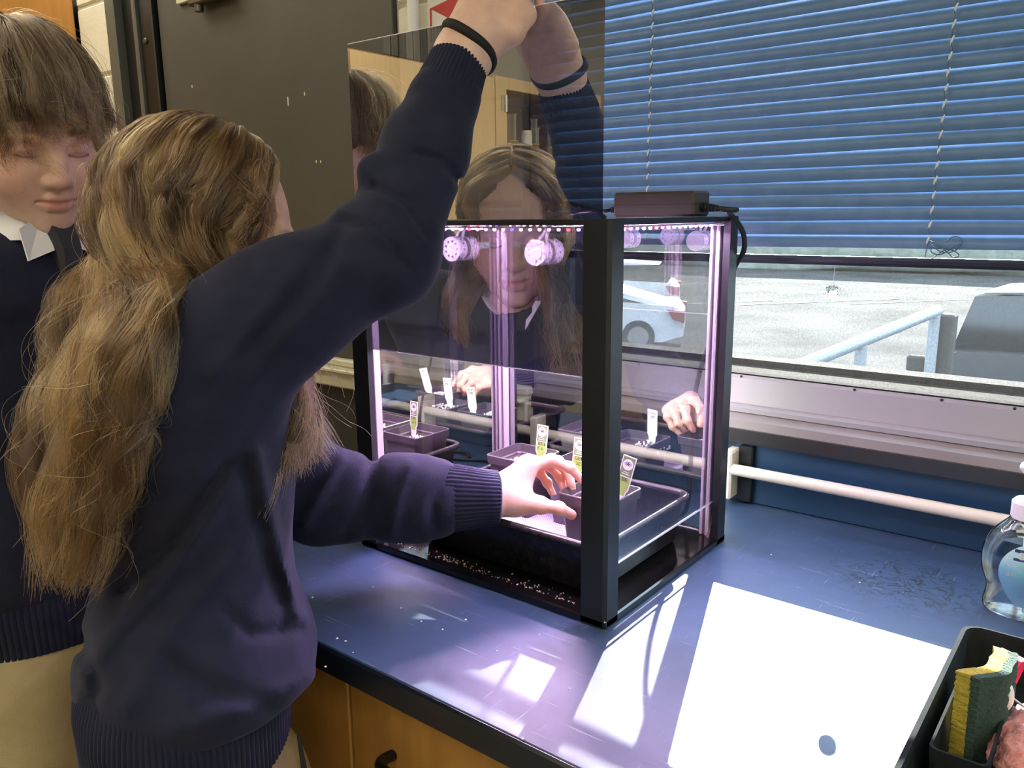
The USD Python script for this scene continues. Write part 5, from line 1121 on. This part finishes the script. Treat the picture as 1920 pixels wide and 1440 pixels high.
for s_ in (-1, 1):                                     # hands
    S_ = NBB+rb_*.185*s_-UP*.06; E_ = S_-UP*.26+rb_*.01*s_-fb*.10; W_ = E_-fb*.06-UP*.14-rb_*.13*s_; d_ = (W_-E_)/np.linalg.norm(W_-E_); sx_ = np.cross(d_, UP); sx_ /= np.linalg.norm(sx_); dn = np.cross(sx_, d_)*-1
    ks = [W_+d_*.09+sx_*(.03-.02*i)*s_*-1 for i in range(4)]
    fgs = [[k_, k_+d_*.035+dn*.008, k_+d_*.055+dn*.022, k_+d_*.062+dn*.042] for k_ in ks]; th_ = [W_+d_*.03-sx_*.025*s_, W_+d_*.06-sx_*.045*s_, W_+d_*.085-sx_*.05*s_+dn*.01, W_+d_*.105-sx_*.048*s_+dn*.02]
    part(boy, 'hand', hand_field(W_, ks[0], [th_]+fgs, h=.0026, fr=.009).skin(), 'skin_plain', True)
ring_a = np.linspace(-2.6, 2.6, 40)
lo_ = np.array([NBB-UP*(.014)+rb_*.073*math.sin(a)-fb*.073*math.cos(a) for a in ring_a]); hi_ = np.array([NBB+UP*(.038)+rb_*.062*math.sin(a)-fb*(.064*math.cos(a)-.004) for a in ring_a]); ou_ = np.array([NBB-UP*(.004)+rb_*.082*math.sin(a)-fb*(.085*math.cos(a)-.004) for a in ring_a])
k_ = len(ring_a); part(boy, 'shirt_collar', (np.vstack([lo_, hi_, ou_]), np.array([(i, i+1, k_+i+1, k_+i) for i in range(k_-1)]+[(k_+i, k_+i+1, 2*k_+i+1, 2*k_+i) for i in range(k_-1)])), 'shirt_white', True)
for s_ in (-1, 1): flap([NBB+UP*.030+fb*.066+rb_*.012*s_, NBB+UP*.01+fb*.080+rb_*.055*s_, NBB-UP*.030+fb*.092+rb_*.056*s_, NBB-UP*.018+fb*.094+rb_*.020*s_], own=boy)
part(boy, 'tie', join(rbox(-.016, .016, -.008, .008, -.03, .0, .006)), 'tie_dark') if False else None
kt = NBB+UP*.012+fb*.090; part(boy, 'tie', hull([kt+rb_*a+UP*b+fb*c for a, b, c in ((-.018, .010, 0), (.018, .010, 0), (-.012, -.028, .012), (.012, -.028, .012), (-.018, .01, -.014), (.018, .01, -.014), (-.02, -.12, .016), (.02, -.12, .016), (-.02, -.12, .02), (.02, -.12, .02))]), 'tie_dark')
fp = Field(np.array([HB2[0], HB2[1], ZF])-[.25, .25, 0], HB2+[.25, .25, .03], .008)
fp.ell(HB2-UP*.06, (.168, .122, .13), RBB, k=.04)
for s_ in (-1, 1): fp.chain([HB2-UP*.13+rb_*.085*s_, HB2-UP*.45+rb_*.09*s_, np.array([HB2[0], HB2[1], ZF+.06])+rb_*.09*s_], [.095, .075, .062], k=.03)
fp.bump(lambda P: .006*(meshkit.fbm(P*[9, 9, 16], 3, 8)-.5)); part(boy, 'trousers', fp.skin(), 'khaki', True)
for s_ in (-1, 1):
    p = np.array([HB2[0], HB2[1], ZF])+rb_*.09*s_; f_ = Field(p-[.17, .17, .01], p+[.17, .17, .1], .006)
    f_.chain([p+UP*.05-fb*.03, p+UP*.045+fb*.07, p+UP*.033+fb*.13], [.05, .044, .036], k=.02).put(lambda X, Y, Z: (ZF+.002)-Z+0*X+0*Y, p-[.17, .17, .01], p+[.17, .17, .1], .004, 'and')
    part(boy, 'shoe', f_.skin(), 'black_plastic', True)
# tousled hair: locks run out from the crown
rs = np.random.RandomState(17); BC, BR = np.array([0, -.012, .032]), np.array([.086, .104, .094])
def bW(L): return HB+np.asarray(L)@RHB
GB = []
for k in range(150):
    phi = rs.uniform(-180, 180); p = math.radians(phi); front = abs(phi) < 62
    a = np.array([rs.normal(0, .12), -.30+rs.normal(0, .12), .95]); a /= np.linalg.norm(a)
    low = (rs.uniform(-.30, .05) if phi > 8 else rs.uniform(-.02, .22)) if front else rs.uniform(-.75, -.35); b = np.array([math.sin(p), math.cos(p), low]); b /= np.linalg.norm(b)
    t0 = rs.choice([0, .15, .35, .5]); lift = rs.uniform(1.0, 1.11)
    L = [bW(BC+BR*(lift+(.05 if t > .2 else 0))*slerp(a, b, t)) for t in np.linspace(t0, 1, 7)]
    o = (b*[1, 1, 0])@RHB; o /= np.linalg.norm(o)+1e-9
    L.append(L[-1]+o*rs.uniform(.0, .014)+UP*rs.uniform(-.026, -.008)+rs.normal(0, .004, 3)); L.append(L[-1]+o*rs.uniform(-.012, .016)+UP*rs.uniform(-.018, .004)+rs.normal(0, .004, 3))
    GB.append(spline(np.array(L), 16))
fh = Field(HB-.15, HB+.17, .005); fh.ell(bW(BC), BR*.99, RHB, k=.01).ell(bW(np.array([0, .090, -.045])), (.068, .085, .080), RHB, k=.012, mode='cut')
part(boy, 'hair_mass', fh.skin(), 'hair_under', True)
GB = np.array(GB); tone = rs.uniform(size=len(GB)); wd = np.linspace(1, .45, 18)*.0006
for nm, m, sel, lb in (('hair_dark', 'hair_dark', tone < .34, 'dark strands'), ('hair', 'hair_ash', (tone >= .34) & (tone < .76), None), ('hair_highlight', 'hair_ash_light', tone >= .76, 'lighter strands')):
    curves(boy, nm, strands_from_guides(GB[sel], 70, .011, rs, clump=.7, frizz=.0016, wave=(.005, .06), k=18, cut=(.7, 1.0)), wd, m, lb, 'stuff')
fly = strands_from_guides(np.array(GB)[:60], 4, .02, rs, clump=-1.0, frizz=.006, wave=(.008, .09), k=18, cut=(.8, 1.0)); curves(boy, 'stray_hair', fly, .0003, 'hair_ash_light', kind='stuff')
